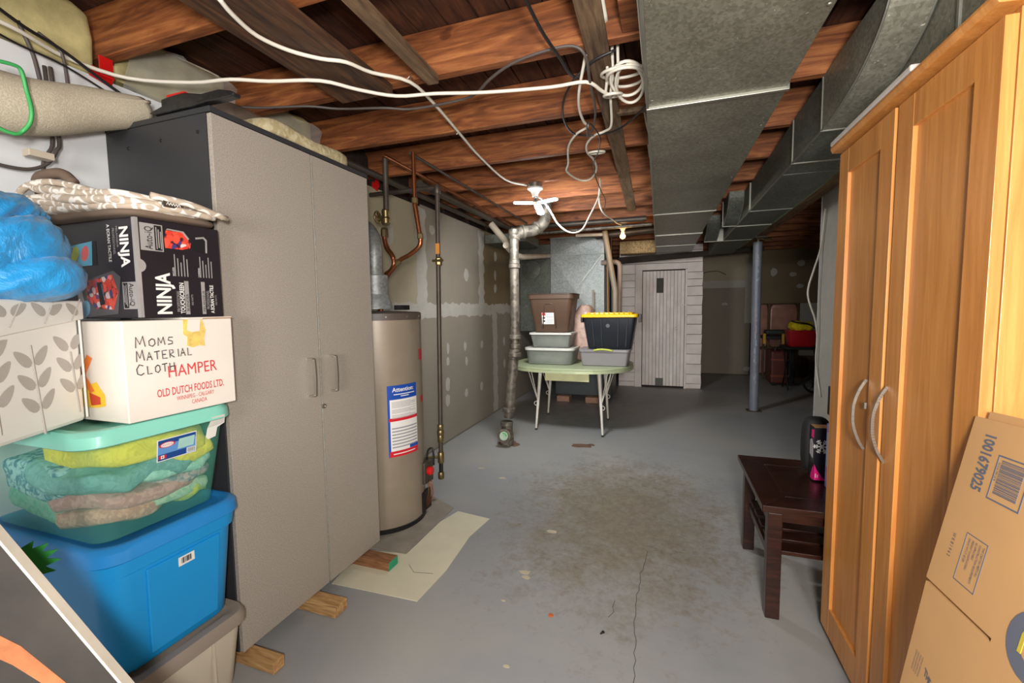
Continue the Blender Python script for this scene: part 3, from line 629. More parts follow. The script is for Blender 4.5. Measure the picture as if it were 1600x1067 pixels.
text('Attention:', .036, tx((A0 + A1) / 2 - .0, .862), P_WHITE, s, align='CENTER', bold=.02)
for z_ in (.846, .834): cpatch('text_line', A0 + (.14 if z_ > .84 else .3), A1 - (.08 if z_ > .84 else .25), z_ - .003, z_ + .002, P_WHITE, .003, s, 8)
for k in range(16):
    z = .80 - .0065 * k
    if k in (6, 11): continue
    cpatch('text_line', A0 + .09, A1 - (.05 if k % 4 else .2), z - .0013, z + .001, P_GREY, .003, s, 6)
for k in range(7): cpatch('text_line', A0 + .08, A1 - .02, .638 - .019 * k, .646 - .019 * k, P_GREY, .003, s, 6)
for k in range(1): cpatch('text_line', A0 + .1, A1 - .1, ZB + .014, ZB + .02, P_WHITE, .0032, s, 6)
cpatch('warning_label', .16, .40, 1.03, 1.10, P_RED, .002); cpatch('warning_label', .2, .40, .76, .80, P_RED, .002)
# gas control
MB().box(-1.50, -1.44, 2.42, 2.53, .22, .36).obj('gas_control', 'pipe_dark', h, bev=.006)
MB().lathe([(.028, 0), (.028, .02), (.02, .028)], (-1.44, 2.47, .30), 16, (1, 0, 0)).obj('control_knob', 'red_tape', h)
MB().tube(smooth_path([(-1.47, 2.5, .36), (-1.46, 2.5, .42), (-1.43, 2.5, .44), (-1.42, 2.5, .40), (-1.42, 2.5, .33)], 4), .007, 8).obj('sensor_tube', 'black', h, smooth=True)
for k in range(3): MB().tube(smooth_path([(-1.45 + .012 * k, 2.47, .24), (-1.44 + .015 * k, 2.46, .15), (-1.47 + .01 * k, 2.45, .06)], 4), .0035, 6).obj('burner_tube', 'copper', h, smooth=True)
MB().box(-1.475, -1.455, 2.40, 2.52, .04, .17).obj('burner_door', 'black', h, bev=.003)
# draft hood and flue
MB().lathe([(.105, 1.352), (.105, 1.36), (.075, 1.46), (.055, 1.50), (.052, 1.6), (.05, 1.62)], HC, 28).obj('draft_hood', 'galv_light', h, smooth='auto')
MB().lathe([(.075, 1.42), (.08, 1.425), (.08, 1.56), (.075, 1.565)], HC + Vector((.0, 0, 0)), 28).obj('flue_collar', 'galv_light', h, smooth='auto')
for a in (0, 2.1, 4.2): MB().tube([HC + Vector((.1 * math.cos(a), .1 * math.sin(a), 1.335)), HC + Vector((.1 * math.cos(a), .1 * math.sin(a), 1.36))], .005, 6).obj('hood_leg', 'chrome', h)
fl_ = pipe('flue_pipe', smooth_path([(-1.73, 2.37, 1.57), (-1.73, 2.37, 1.75), (-1.8, 2.42, 1.85), (-1.95, 2.5, 1.93)], 4), .05, 'galv_light', 'shiny sheet metal flue rising from the water heater hood')
MB().box(-1.63, -1.56, 2.42, 2.49, 1.345, 1.375).obj('relief_valve', 'black', h)
def flex(name, pts, label):
    P = smooth_path(pts, 12); n = len(P); rs = [.0145 + (.0022 if (i % 2 and i < n * .55) else 0) for i in range(n)]
    return tag(MB().tube(P, .015, 10, rs=rs).obj(name, 'copper', smooth=True), label, 'pipe')
flex('copper_flex_line', [(-1.704, 2.45, 1.81), (-1.702, 2.45, 1.79), (-1.687, 2.45, 1.739), (-1.650, 2.45, 1.689), (-1.640, 2.45, 1.640), (-1.663, 2.45, 1.600), (-1.705, 2.45, 1.575)], 'bent copper flex line below the cold water valve').name = 'copper_flex_line'
hl = thing('hot_water_line', 'long bent copper line curving down into the top of the water heater', 'pipe', (-1.74, 2.43, 1.345))
MB().tube([(-1.476, 2.45, 2.31), (-1.476, 2.45, 2.0)], .012, 10).obj('riser', 'copper', hl, smooth='auto')
P = smooth_path([(-1.476, 2.45, 2.0), (-1.468, 2.45, 1.954), (-1.450, 2.45, 1.836), (-1.442, 2.45, 1.788), (-1.453, 2.45, 1.738), (-1.523, 2.45, 1.690), (-1.595, 2.45, 1.658), (-1.669, 2.45, 1.588), (-1.725, 2.45, 1.529), (-1.75, 2.45, 1.468), (-1.752, 2.45, 1.385)], 7)
MB().tube(P, .0145, 10, rs=[.0145 + (.002 if (i % 2 and i < 22) else 0) for i in range(len(P))]).obj('bent_tube', 'copper', hl, smooth=True)
for p_, ax in (((-1.444, 2.45, 1.80), Z_), ((-1.61, 2.45, 1.645), (1, 0, .8)), ((-1.752, 2.45, 1.40), Z_), ((-1.476, 2.45, 2.02), Z_)):
    MB().lathe([(.016, -.018), (.02, -.014), (.02, .014), (.016, .018)], p_, 10, ax).obj('fitting', 'brass', hl)
MB().lathe([(.018, 1.335), (.018, 1.39)], (-1.752, 2.45, 0), 10).obj('nipple', 'copper', hl)
cv = thing('cold_water_valve', 'brass wheel valve on a dark pipe above the water heater', 'valve', (-1.69, 2.45, 1.93))
MB().tube([(-1.679, 2.45, 2.31), (-1.684, 2.45, 1.98)], .017, 10).obj('drop_pipe', 'pipe_dark', cv, smooth='auto')
MB().lathe([(.018, -.05), (.028, -.04), (.03, -.01), (.022, .0), (.026, .04), (.018, .05)], (-1.69, 2.45, 1.935), 12).obj('valve_body', 'brass', cv, smooth='auto')
MB().tube([(-1.69, 2.45, 1.935), (-1.745, 2.45, 1.94)], .008, 8).obj('stem', 'brass', cv)
mb = MB().tube([Vector((-1.75, 2.45, 1.94)) + Vector((0, .035 * math.cos(a), .035 * math.sin(a))) for a in [2 * PI * k / 18 for k in range(18)]], .006, 6, closed=True)
for k in range(4): a = PI / 4 * k; mb.bar(Vector((-1.75, 2.45 + .034 * math.cos(a), 1.94 + .034 * math.sin(a))), Vector((-1.75, 2.45 - .034 * math.cos(a), 1.94 - .034 * math.sin(a))), .006, .006)
mb.obj('hand_wheel', 'brass', cv, smooth=True)
MB().lathe([(.02, -.03), (.024, -.02), (.024, .015), (.018, .03)], (-1.702, 2.45, 1.84), 8).obj('union_nut', 'brass', cv)

# ---------------------------------------------------------------- furnace
f = thing('furnace', 'galvanised furnace plenum with creased cross-brake panels behind the storage bins', 'furnace', (-1.18, 6.5, 0))
M['furn'] = plain('dark_furnace_enamel', (74, 80, 84), .45, .2)
MB().box(-1.50, -.80, 6.22, 6.95, .085, .80).obj('blower_cabinet', 'furn', f, bev=.012)
MB().box(-1.56, -.79, 6.22, 6.95, .805, .995).obj('furnace_body', 'galv_dark', f, bev=.006)
MB().box(-.78, -.70, 6.3, 6.9, .05, .62).obj('return_boot', 'black', f, bev=.004)
def brake(x0, x1, z0, z1, y, mode, m='galv_light'):
    c = ((x0 + x1) / 2, y - .022, (z0 + z1) / 2); P = [(x0, y, z0), (x1, y, z0), (x1, y, z1), (x0, y, z1)]
    mb = MB().add(P + [c] + [(x, 6.9, z) for x, _, z in P], [(0, 1, 4), (1, 2, 4), (2, 3, 4), (3, 0, 4), (0, 5, 6, 1), (1, 6, 7, 2), (2, 7, 8, 3), (3, 8, 5, 0), (5, 8, 7, 6)])
    mb.obj('plenum_panel', m, f)
brake(-1.56, -.80, 1.0, 2.08, 6.24, 0); brake(-1.56, -.80, 2.085, 2.33, 6.235, 0)
for z in (1.0, 2.083, 2.325): MB().box(-1.565, -.795, 6.215, 6.25, z - .006, z + .006).obj('seam_flange', 'galv_light', f)
MB().bar((-.82, 6.228, 2.07), (-1.19, 6.212, 1.60), .010, .006, (0, 1, 0)).obj('crease_line', 'seam', f); MB().bar((-1.50, 6.225, 1.98), (-.86, 6.22, 1.12), .008, .006, (0, 1, 0)).obj('crease_line', 'seam', f)
MB().bar((-1.45, 6.22, 2.1), (-.81, 6.22, 2.32), .008, .006, (0, 1, 0)).obj('crease_line', 'seam', f)
MB().box(-1.60, -1.50, 6.10, 6.2, .92, 1.4).obj('side_box', 'galv_dark', f)
mb = MB().lathe([(.14, 0), (.14, .015), (.12, .02)], (-1.85, 6.235, 1.9), 20, (0, -1, 0)); mb.obj('round_takeoff', 'galv_dark', f, smooth='auto')
MB().box(-2.03, -1.57, 6.25, 6.85, 1.0, 2.25).obj('side_plenum', 'galv_dark', f, bev=.004)
MB().tube([(-.93, 6.1, 1.58), (-.93, 6.1, 1.22), (-.9, 6.1, 1.2), (-.75, 6.1, 1.22)], .012, 8).obj('gas_hose', 'pvc', f)
for x in (-1.36, -.95):
    tag(MB().box(x - .09, x + .09, 6.12, 6.3, 0.004, .083).obj('brick', 'brick', bev=.004), 'pinkish brick under the furnace, %s one' % ('left' if x < -1.2 else 'right'), 'brick', 'bricks under the furnace')
pipe('vent_riser', [(-.735, 5.75, 2.30), (-.60, 5.75, 1.55), (-.595, 5.75, .9)], .036, 'pvc_grey', 'slanting tan vent pipe dropping behind the black and yellow bin')
pipe('vent_branch', [(-1.10, 5.75, 2.27), (-.70, 5.75, 2.26)], .022, 'pvc', 'thin white pipe joining the top of the slanting vent pipe')
pipe('water_riser', [(-.80, 6.0, 1.93)] + bend((-.9, 5.95, 1.93), (-.56, 5.95, 1.93), (-.57, 5.95, .9), .08) + [(-.57, 5.95, .9)], .032, plain('pinkish_pipe', (164, 146, 134), .5), 'pinkish pipe with an elbow left of the white closet')
pipe('gas_riser', [(-.72, 5.9, 2.3), (-.70, 5.9, .9)], .013, plain('orange_tan_pipe', (160, 120, 70), .5), 'thin orange pipe standing beside the furnace plenum')
pipe('gas_riser', [(-.67, 5.92, 2.3), (-.655, 5.92, .9)], .012, 'black', 'thin black pipe standing beside the furnace plenum')
fb = tag(MB().box(-.66, -.14, 6.95, 7.2, 2.14, 2.325).obj('foil_wrapped_box', galv('dusty_foil', (130, 110, 76), (190, 160, 110), .45, .5, 70), bev=.004), 'foil faced duct box glowing behind the small bulb', 'duct')
tag(MB().box(-2.0, -1.5, 4.85, 5.4, 2.1, 2.2).obj('branch_duct', 'galv_dark', bev=.004), 'flat grey branch duct under the joists left of the plenum', 'duct')
# left of the closet: back wall behind furnace

# ---------------------------------------------------------------- grey cabinet
c = thing('storage_cabinet', 'tall two-door cabinet with speckled taupe doors and charcoal sides', 'cabinet', (-1.78, 1.585, .05))
CX, CY0, CY1, CZ0, CZ1 = -1.496, 1.158, 2.012, .05, 2.06
def cb(n, a, m='dark_grey', **k): return MB().box(*a).obj(n, m, c, **k)
cb('side_panel', (-2.055, -1.519, CY0, CY0 + .018, CZ0, CZ1 - .02), bev=.001)
cb('side_panel', (-2.055, -1.519, CY1 - .018, CY1, CZ0, CZ1 - .02), bev=.001)
cb('back_panel', (-2.055, -2.045, CY0 + .019, CY1 - .019, CZ0, CZ1 - .02))
cb('top_panel', (-2.055, -1.494, CY0 - .003, CY1 + .003, CZ1 - .019, CZ1), bev=.002)
cb('bottom_panel', (-2.04, -1.53, CY0 + .019, CY1 - .019, CZ0, CZ0 + .03))
cb('plinth', (-1.53, -1.519, CY0 + .019, CY1 - .019, CZ0, CZ0 + .07))
for z in (.7, 1.35): cb('shelf', (-2.04, -1.56, CY0 + .019, CY1 - .019, z, z + .018))
mid = 1.618
for y0, y1, hy in ((CY0 + .002, mid - .003, 1.549), (mid + .003, CY1 - .001, 1.686)):
    d_ = MB().box(-1.516, CX, y0, y1, CZ0 + .005, CZ1 - .022).obj('door', 'taupe', c, bev=.0015)
    hd = MB(); hz0, hz1 = (.968, 1.135)
    P = [(CX, hy, hz1), (CX + .03, hy, hz1 - .002), (CX + .033, hy, (hz0 + hz1) / 2 + .03), (CX + .034, hy, (hz0 + hz1) / 2), (CX + .033, hy, (hz0 + hz1) / 2 - .03), (CX + .03, hy, hz0 + .002), (CX, hy, hz0)]
    for p_, q_ in zip(P[:-1], P[1:]): hd.bar(p_, q_, .016, .007, (0, 1, 0)) if abs(p_[2] - q_[2]) > .01 else hd.bar(p_, q_, .016, .008, (0, 0, 1))
    hd.obj('handle', 'chrome', d_)
MB().lathe([(.011, 0), (.011, .006), (.006, .007), (.006, .004)], (CX, 1.627, .905), 16, (1, 0, 0)).obj('lock', 'chrome', c, smooth='auto')
cb('edge_band', (CX - .018, CX + .0004, mid + .0035, mid + .0065, CZ0 + .006, CZ1 - .023), 'galv_light')
for y, z in ((0, 0),):
    for x, z_ in ((-1.93, 1.97), (-1.75, 1.975), (-1.56, 1.98)): MB().lathe([(.007, 0), (.006, .002)], (x, CY0, z_), 10, (0, -1, 0)).obj('cam_cap', 'black', c)
blk = [('block_red', (-1.9, -1.325, 1.845, 1.925, .003, .048), 'brown block with a green painted end under the far end of the cabinet'),
       ('lumber', (-1.9, -1.345, 1.475, 1.555, .003, .048), 'pale lumber block under the middle of the tall cabinet'),
       ('lumber', (-1.9, -1.352, 1.16, 1.21, .003, .047), 'pale lumber block under the near corner of the tall cabinet')]
for i, (m, a, lb) in enumerate(blk):
    o = tag(MB().box(*a).obj('wood_block', m, bev=.002), lb, 'block', 'lumber blocks under the grey cabinet')
    if i == 0: MB().box(a[1] - .0002, a[1] + .0012, a[2] + .001, a[3] - .001, a[4] + .001, a[5] - .001).obj('painted_end', plain('green_end_paint', (40, 150, 110), .6), o)
# things on top of the cabinet
mb = MB().slab((-1.62, 1.66, 2.095), (.11, .27, .034), .4, 30, 12, lambda p: p + Vector((0, 0, noise.noise(p * 14) * .014 + .03 * max(0, -p.y) * 1)))
tag(mb.obj('folded_felt', cloth('tan_felt', (196, 184, 150), (176, 160, 122)), smooth=True), 'folded tan felt mat lying on top of the cabinet', 'mat')
mb = MB().slab((-1.74, 1.48, 2.14), (.09, .13, .075), .7, 24, 12, lambda p: p + Vector((noise.noise(p * 12) * .03, noise.noise(p * 15 + Vector((3, 0, 0))) * .03, 0)))
tag(mb.obj('crumpled_bag', plain('smoky_film', (120, 104, 92), .3, alpha=.8), smooth=True), 'crumpled smoky plastic bag on the cabinet behind the tan felt', 'bag')
zz = lambda y: 2.068 + (172 - y) * .00235
xx = lambda px: -1.787 + (px - 222) * .00313
out = [(-1.793, 2.073), (-1.724, 2.087), (-1.725, 2.11), (-1.679, 2.115), (-1.607, 2.116), (-1.524, 2.098), (-1.441, 2.100), (-1.391, 2.088), (-1.371, 2.078), (-1.378, 2.068), (-1.451, 2.066), (-1.504, 2.068), (-1.566, 2.063), (-1.637, 2.064), (-1.686, 2.062), (-1.769, 2.063)]
o = thing('skate_guard', 'black scuffed curved bracket lying on the near corner of the cabinet top', 'bracket', (-1.6, 1.15, 2.062))
MB().prism([(a, b_ + .002) for a, b_ in out][::-1], ((0, 1.15, 0), X_, Z_), -.03, .0).obj('bracket_body', plain('scuffed_black', (34, 34, 36), .22, 0, .5, 60), o, bev=.004)
MB().box(-1.70, -1.61, 1.155, 1.178, 2.117, 2.125).obj('red_pad', 'red_tape', o)
o.name = 'curved_bracket'
rl = thing('rolled_carpet', 'rolled beige mesh carpet with its far end on the cabinet', 'carpet', (-1.9, .8, 1.9))
t = NT('beige_mesh').set(.9); v = t.map((1, 1, 1)); wv = t.n('ShaderNodeTexVoronoi'); wv.inputs['Scale'].default_value = 220; t.l(v, wv.inputs['Vector']); t.base(t.ramp(wv.outputs[0], [(.2, (196, 184, 160)), (.8, (218, 208, 186))])); t.bump(wv.outputs[0], .3, .002); M['beige_mesh'] = t.m
P = smooth_path([(-1.93, .25, 1.95), (-1.92, .6, 1.985), (-1.92, .85, 2.0), (-1.93, 1.05, 2.07), (-1.93, 1.22, 2.128)], 8)
MB().tube(P, .1, 20, rs=[.105 - .052 * (i / (len(P) - 1)) ** 1.6 for i in range(len(P))]).obj('roll', 'beige_mesh', rl, smooth=True)
P2 = [p + Vector((.088 - .05 * (i / len(P)) ** 1.6, 0, .03)) for i, p in enumerate(P)]; MB().tube(P2, .007, 6).obj('outer_flap', 'beige_mesh', rl, smooth=True)
cable('green_cord', [(-1.76, .74, 2.05), (-1.76, .779, 2.056), (-1.765, .798, 2.05), (-1.775, .810, 2.004), (-1.77, .815, 1.950), (-1.78, .814, 1.913), (-1.80, .805, 1.888), (-1.80, .791, 1.875), (-1.80, .767, 1.875), (-1.80, .742, 1.883), (-1.80, .70, 1.886)], .0055, 'green_cord', 'bright green cord tied round the rolled beige carpet', 'cord')
MB_ = MB().box(-1.985, -1.945, .88, .945, 1.862, 1.884); tag(MB_.obj('power_adapter', 'pvc', bev=.002), 'small cream adapter hanging under the carpet roll', 'adapter')
cable('grey_cord', [(-2.03, .979, 2.2), (-2.03, .984, 1.963), (-2.03, .968, 1.903), (-2.03, .953, 1.864), (-2.03, .949, 1.72)], .006, 'cable_grey', 'straight grey cord hanging down the white wall', 'cord')
cable('grey_cord', [(-2.02, .99, 2.2), (-2.01, .992, 1.961), (-2.0, .977, 1.913), (-2.0, .951, 1.862), (-2.0, .908, 1.831), (-2.0, .862, 1.822), (-2.0, .805, 1.825), (-2.0, .72, 1.84)], .006, 'cable_grey', 'looped grey cord curving left across the white wall', 'cord')
cable('grey_cord', [(-2.02, .916, 2.31), (-2.02, .939, 2.246), (-2.02, .951, 2.201), (-2.02, .962, 2.12)], .006, 'cable_grey', 'short grey cord left of the red sealing tape', 'cord')
cable('grey_cord', [(-2.02, .965, 2.30), (-2.02, 1.015, 2.276), (-2.02, 1.030, 2.240), (-2.02, 1.036, 2.14)], .006, 'cable_grey', 'short grey cord arching right behind the red sealing tape', 'cord')

# ---------------------------------------------------------------- tote builder
def rim_secs(z0, z1, hx, hy, taper, r, steps=1): return [(z0, hx * taper, hy * taper, r * .8), (z1, hx, hy, r)]
# beige tote
b = thing('storage_tote', 'beige storage tote with a grey lid, lowest of the stack beside the cabinet', 'storage bin', (-1.72, .93, 0))
MB().loft(-1.72, .93, [(.005, .26, .165, .04), (.015, .265, .17, .04), (.24, .288, .192, .045)], capt=True).obj('tub', plain('beige_plastic', (200, 190, 172), .45, 0, .03), b, smooth='auto')
MB().loft(-1.72, .93, [(.235, .300, .203, .05), (.24, .306, .208, .055), (.268, .306, .208, .055), (.284, .298, .2, .055), (.284, .27, .17, .05), (.275, .262, .162, .05)]).obj('lid', plain('taupe_plastic', (146, 134, 122), .45, 0, .03), b, smooth='auto')
for y in (.84, 1.0): MB().box(-1.436, -1.428, y - .004, y + .004, .03, .235).obj('rib', 'pvc', b)
# blue tote
bl = plain('blue_plastic', (18, 146, 216), .42, 0, .03, 5, .1); bl2 = plain('blue_lid_plastic', (40, 136, 210), .4, 0, .06, 7)
b = thing('storage_tote', 'large bright blue storage tote on top of the beige one', 'storage bin', (-1.74, .925, .284))
BX, BY = -1.732, .925
MB().loft(BX, BY, [(.29, .26, .17, .055), (.30, .268, .178, .06), (.60, .29, .2, .065), (.605, .298, .208, .065), (.645, .302, .212, .065), (.648, .29, .2, .06)], 6).obj('tub', bl, b, smooth='auto')
MB().loft(BX, BY, [(.650, .311, .219, .075), (.652, .315, .223, .08), (.684, .313, .221, .08), (.695, .303, .211, .08), (.697, .287, .195, .07), (.69, .277, .185, .07)], 6).obj('lid', bl2, b, smooth='auto')
mb = MB(); vs = []
for (y, z) in ((.835, .315), (1.045, .315), (1.055, .59), (.825, .59)):
    x = BX + .268 + (.022) * (z - .30) / .30; vs.append((x + .006, y, z)); vs.append((x - .01, y, z))
mb.add(vs, [(0, 2, 4, 6), (1, 7, 5, 3), (0, 1, 3, 2), (2, 3, 5, 4), (4, 5, 7, 6), (6, 7, 1, 0)]); mb.obj('raised_panel', bl, b, bev=.004)
sf = ((BX + .268 + .022 * .85 + .0068, .0, 0), Y_, Z_)
MB().prism([(.915, .548), (.965, .548), (.965, .578), (.915, .578)], sf, 0, .0008).obj('label', P_WHITE, b, bev=.0)
mb = MB(); barcode(mb, ((sf[0][0] + .0008, 0, 0), Y_, Z_), .924, .955, .554, .572, 9, .0006); o_ = mb.obj('barcode', P_BLACK, b); o_['kind'] = 'stuff'
# teal translucent tote with folded cloth inside
t = NT('teal_clear_plastic').set(.22, 0, .23); t.base(t.ramp(t.noise(t.map((1, 1, 1)), 4), [(.3, (90, 190, 165)), (.7, (120, 210, 186))])); t.b.inputs['Transmission Weight'].default_value = 0; TEAL = t.m
TEALL = plain('teal_lid_plastic', (138, 214, 196), .35, 0, .03, 4, .05)
b = thing('storage_tote', 'see-through teal tote full of folded fabric', 'storage bin', (-1.745, .92, .692))
TX, TY = -1.745, .915
MB().loft(TX, TY, [(.694, .255, .165, .045), (.70, .262, .172, .05), (.985, .30, .208, .06)], 6, capt=False).obj('tub', TEAL, b, smooth='auto')
MB().loft(TX, TY, [(.985, .318, .222, .07), (.988, .322, .226, .075), (1.018, .320, .224, .075), (1.03, .31, .214, .075), (1.031, .29, .194, .07), (1.022, .28, .184, .065)], 6).obj('lid', TEALL, b, smooth='auto')
def txp(z): return TX + .262 + .038 * (z - .70) / .285
def tfr(y0, z0): return None
def tmap(d): return lambda a, z: Vector((txp(z) + d, a, z))
def tpatch(nm, y0, y1, z0, z1, m, d, par=b, sk=0):
    f_ = tmap(d); return MB().add([f_(y0, z0), f_(y1, z0), f_(y1 + sk, z1), f_(y0 + sk, z1)], [(0, 1, 2, 3)]).obj(nm, m, par)
lab = tpatch('maker_label', .885, 1.005, .892, .962, P_WHITE, .0012)
tpatch('label_sky', .888, 1.002, .895, .959, plain('print_sky', (96, 150, 214), .4, bump=0), .0018, lab); tpatch('label_blue', .888, .972, .895, .914, plain('print_navy', (26, 70, 140), .4, bump=0), .0022, lab)
tpatch('label_blue', .888, 1.002, .944, .959, plain('print_navy', (26, 70, 140), .4, bump=0), .0022, lab); tpatch('flag_patch', .890, .912, .900, .911, P_WHITE, .0024, lab); tpatch('flag_patch', .890, .896, .900, .911, P_RED, .0027, lab); tpatch('flag_patch', .906, .912, .900, .911, P_RED, .0027, lab); tpatch('flag_patch', .899, .903, .903, .908, P_RED, .0027, lab)
tm = tmap(.0026)
for nm_, m_, k_, d_ in (('logo_oval', P_RED, 1.0, .0026), ('logo_oval_inner', P_WHITE, .8, .0029)):
    tm = tmap(d_); MB().add([tm(.914 + .024 * k_ * math.cos(2 * PI * q / 16), .942 + .009 * k_ * math.sin(2 * PI * q / 16)) for q in range(16)], [tuple(range(16))]).obj(nm_, m_, lab)
tm = tmap(.0032); MB().tube([tm(.899 + .0025 * q, .942 + (.003 if q % 2 else -.0025)) for q in range(13)], .0006, 4).obj('logo_script', P_RED, lab)
tpatch('tub_picture', .945, .995, .918, .95, plain('print_teal', (170, 214, 206), .4, bump=0), .0025, lab, .004); tpatch('barcode_patch', .974, 1.0, .897, .913, P_WHITE, .0025, lab)
mb = MB(); 
for k in range(7): y = .977 + .0032 * k; mb.add([tm(y, .899), tm(y + .0014, .899), tm(y + .0014, .911), tm(y, .911)], [(0, 1, 2, 3)])
o_ = mb.obj('barcode', P_BLACK, lab); o_['kind'] = 'stuff'
mb = MB().add([tmap(.024)(1.04, 1.0), tmap(.024)(1.085, 1.0), tmap(.004)(1.10, .965), tmap(.003)(1.075, .955), tmap(.003)(1.07, .925), tmap(.003)(1.045, .92), tmap(.003)(1.035, .93), tmap(.003)(1.04, .96)], [(0, 1, 2, 3, 7), (7, 3, 4, 5, 6)])
mb.obj('masking_tape', plain('white_tape', (226, 224, 216), .7), b)
rr = random.Random(12)
cl = [  # (name, label, cx offsets...)
 ('yellow', (226, 214, 40), None, (-1.66, .93, .93), (.19, .16, .045), 'bright yellow fabric, upper layer inside the teal tote'),
 ('yellow_edge', (222, 210, 36), None, (-1.63, 1.02, .885), (.16, .085, .035), 'bright yellow fabric bulge below the tote label'),
 ('grey_teal', (110, 160, 158), (126, 176, 172), (-1.66, .90, .862), (.20, .165, .035), 'grey teal knitted fabric below the yellow layer'),
 ('mint', (150, 206, 186), (176, 224, 206), (-1.65, .97, .838), (.195, .14, .022), 'mint fabric strip between the teal and pink layers'),
 ('pink', (206, 156, 148), (186, 128, 124), (-1.665, .91, .80), (.20, .155, .03), 'dusty pink folded fabric inside the teal tote'),
 ('floral', (196, 172, 166), (120, 130, 140), (-1.66, 1.0, .808), (.195, .1, .022), 'speckled floral fabric at the far end of the teal tote'),
 ('beige_mint', (176, 208, 176), (150, 190, 160), (-1.665, .96, .757), (.195, .12, .03), 'pale mint dotted fabric near the bottom of the teal tote'),
 ('lime', (188, 196, 60), (150, 180, 90), (-1.66, 1.03, .742), (.18, .055, .02), 'lime yellow fabric at the bottom far corner of the teal tote'),
 ('salmon', (214, 168, 140), (190, 136, 118), (-1.68, .85, .745), (.20, .09, .03), 'salmon fabric at the bottom near corner of the teal tote'),
 ('blue_print', (60, 110, 130), (150, 190, 190), (-1.82, .84, .85), (.17, .1, .06), 'dark blue speckled fabric at the near side of the teal tote'),
 ('green', (86, 160, 130), (120, 170, 150), (-1.85, .85, .77), (.15, .1, .05), 'green fabric low at the near side of the teal tote')]
for nm, c1, c2, cc, hh, lb in cl:
    sd = Vector((rr.uniform(0, 50), 0, 0))
    fn = lambda p, sd=sd: p + Vector((noise.noise(p * 16 + sd) * .018, noise.noise(p * 14 + sd) * .02, noise.noise(Vector((p.x * 6, p.y * 13, 0)) + sd) * .028))
    xm = txp(cc[2]) - cc[0] - hh[0]; cc2 = (cc[0] + min(0.02, xm - .016), cc[1], cc[2])
    tag(MB().slab(cc2, hh, .45, 36, 14, fn).obj('folded_fabric', cloth('fabric_' + nm, c1, c2, 45), smooth=True), lb, 'fabric', 'fabrics packed in the teal tote')

# ---------------------------------------------------------------- white cardboard carton (hamper box)
M['card_white'] = plain('white_cardboard', (226, 218, 208), .75, 0, .03, 5, .1); M['card_edge'] = plain('brown_card_edge', (170, 124, 76), .8)
b = thing('cardboard_box', 'white cardboard food carton with red printing and a handwritten note', 'box', (-1.64, .98, 1.033))
HX = -1.432; hz0, hz1 = 1.034, 1.326
MB().box(-1.85, HX, .808, 1.14, hz0, hz1).obj('carton_body', 'card_white', b, bev=.003)
MB().box(-1.70, HX - .002, .99, 1.142, hz1 + .0005, hz1 + .006).obj('top_flap', 'card_white', b); MB().box(-1.70, HX, 1.04, 1.144, hz1 + .001, hz1 + .0035).obj('flap_edge', 'card_edge', b)
PR = plain('print_dull_red', (206, 66, 70), .6, bump=0)
fx = lambda y, z, k=0: frame((HX, y, z), (0, 1, k), (0, -k, 1), .0012)
text('HAMPER', .052, fx(.918, 1.150, .02), PR, b, xs=.80)
text('OLD DUTCH FOODS LTD.', .034, fx(.885, 1.095, .005), PR, b, xs=.53, bold=.01)
text('WINNIPEG - CALGARY', .019, fx(.94, 1.075, .005), PR, b, xs=.62)
text('CANADA', .019, fx(.985, 1.056, .005), PR, b, xs=.62)
STK = {'M': [[(0, 0), (.1, 1), (.4, .3), (.75, 1.05), (.9, .05)]], 'O': [[(.5, .95), (.1, .7), (.1, .2), (.5, 0), (.85, .3), (.8, .8), (.5, .95)]], 'S': [[(.8, .9), (.3, .95), (.15, .6), (.7, .4), (.7, .1), (.1, .05)]],
       'A': [[(0, 0), (.4, 1), (.8, 0)], [(.15, .4), (.7, .4)]], 'T': [[(0, .95), (.85, 1)], [(.42, 1), (.4, 0)]], 'E': [[(.8, 1), (.05, 1), (.05, 0), (.8, 0)], [(.05, .5), (.6, .5)]], 'R': [[(.05, 0), (.05, 1), (.6, .95), (.65, .6), (.05, .45), (.75, 0)]],
       'I': [[(.3, 1), (.3, 0)]], 'L': [[(.1, 1), (.1, 0), (.75, .02)]], 'C': [[(.8, .85), (.4, 1), (.05, .6), (.1, .15), (.5, 0), (.85, .15)]], 'H': [[(.05, 1), (.05, 0)], [(.8, 1), (.8, 0)], [(.05, .5), (.8, .55)]]}
def hand(s, y, z, h, w_, first=1.3, k=.03):
    mb = MB(); fr_ = fx(y, z, k); a = 0
    for i, ch in enumerate(s):
        sc = first if i == 0 else 1
        for st_ in STK[ch]: mb.tube([fr_(a + x * w_ * .82 * sc, q * h * sc) for x, q in st_], .0015, 4)
        a += w_ * sc * (1.0 if ch != 'I' else .55)
    o_ = mb.obj('handwritten_word', P_BLACK, b); return o_
for s_, y_, z_ in (('MOMS', .838, 1.248), ('MATERIAL', .838, 1.208), ('CLOTH', .836, 1.168)): hand(s_, y_, z_, .024, .021 if s_ != 'MOMS' else .026)['kind'] = 'stuff'
YT = plain('peeling_yellow_tape', (228, 196, 110), .5, 0, .2, 60)
rr = random.Random(3); MB().prism([(.975, 1.326), (.973, 1.28), (.985, 1.27), (.982, 1.243), (1.0, 1.236), (1.02, 1.241), (1.04, 1.238), (1.038, 1.262), (1.045, 1.29), (1.035, 1.326)], ((HX, 0, 0), Y_, Z_), 0, .001).obj('old_tape', YT, b)
MB().prism([(.99, 1.326), (.985, 1.292), (1.0, 1.285), (1.025, 1.288), (1.03, 1.326)], ((HX, 0, 0), Y_, Z_), .001, .0014).obj('peeled_spot', 'card_white', b)
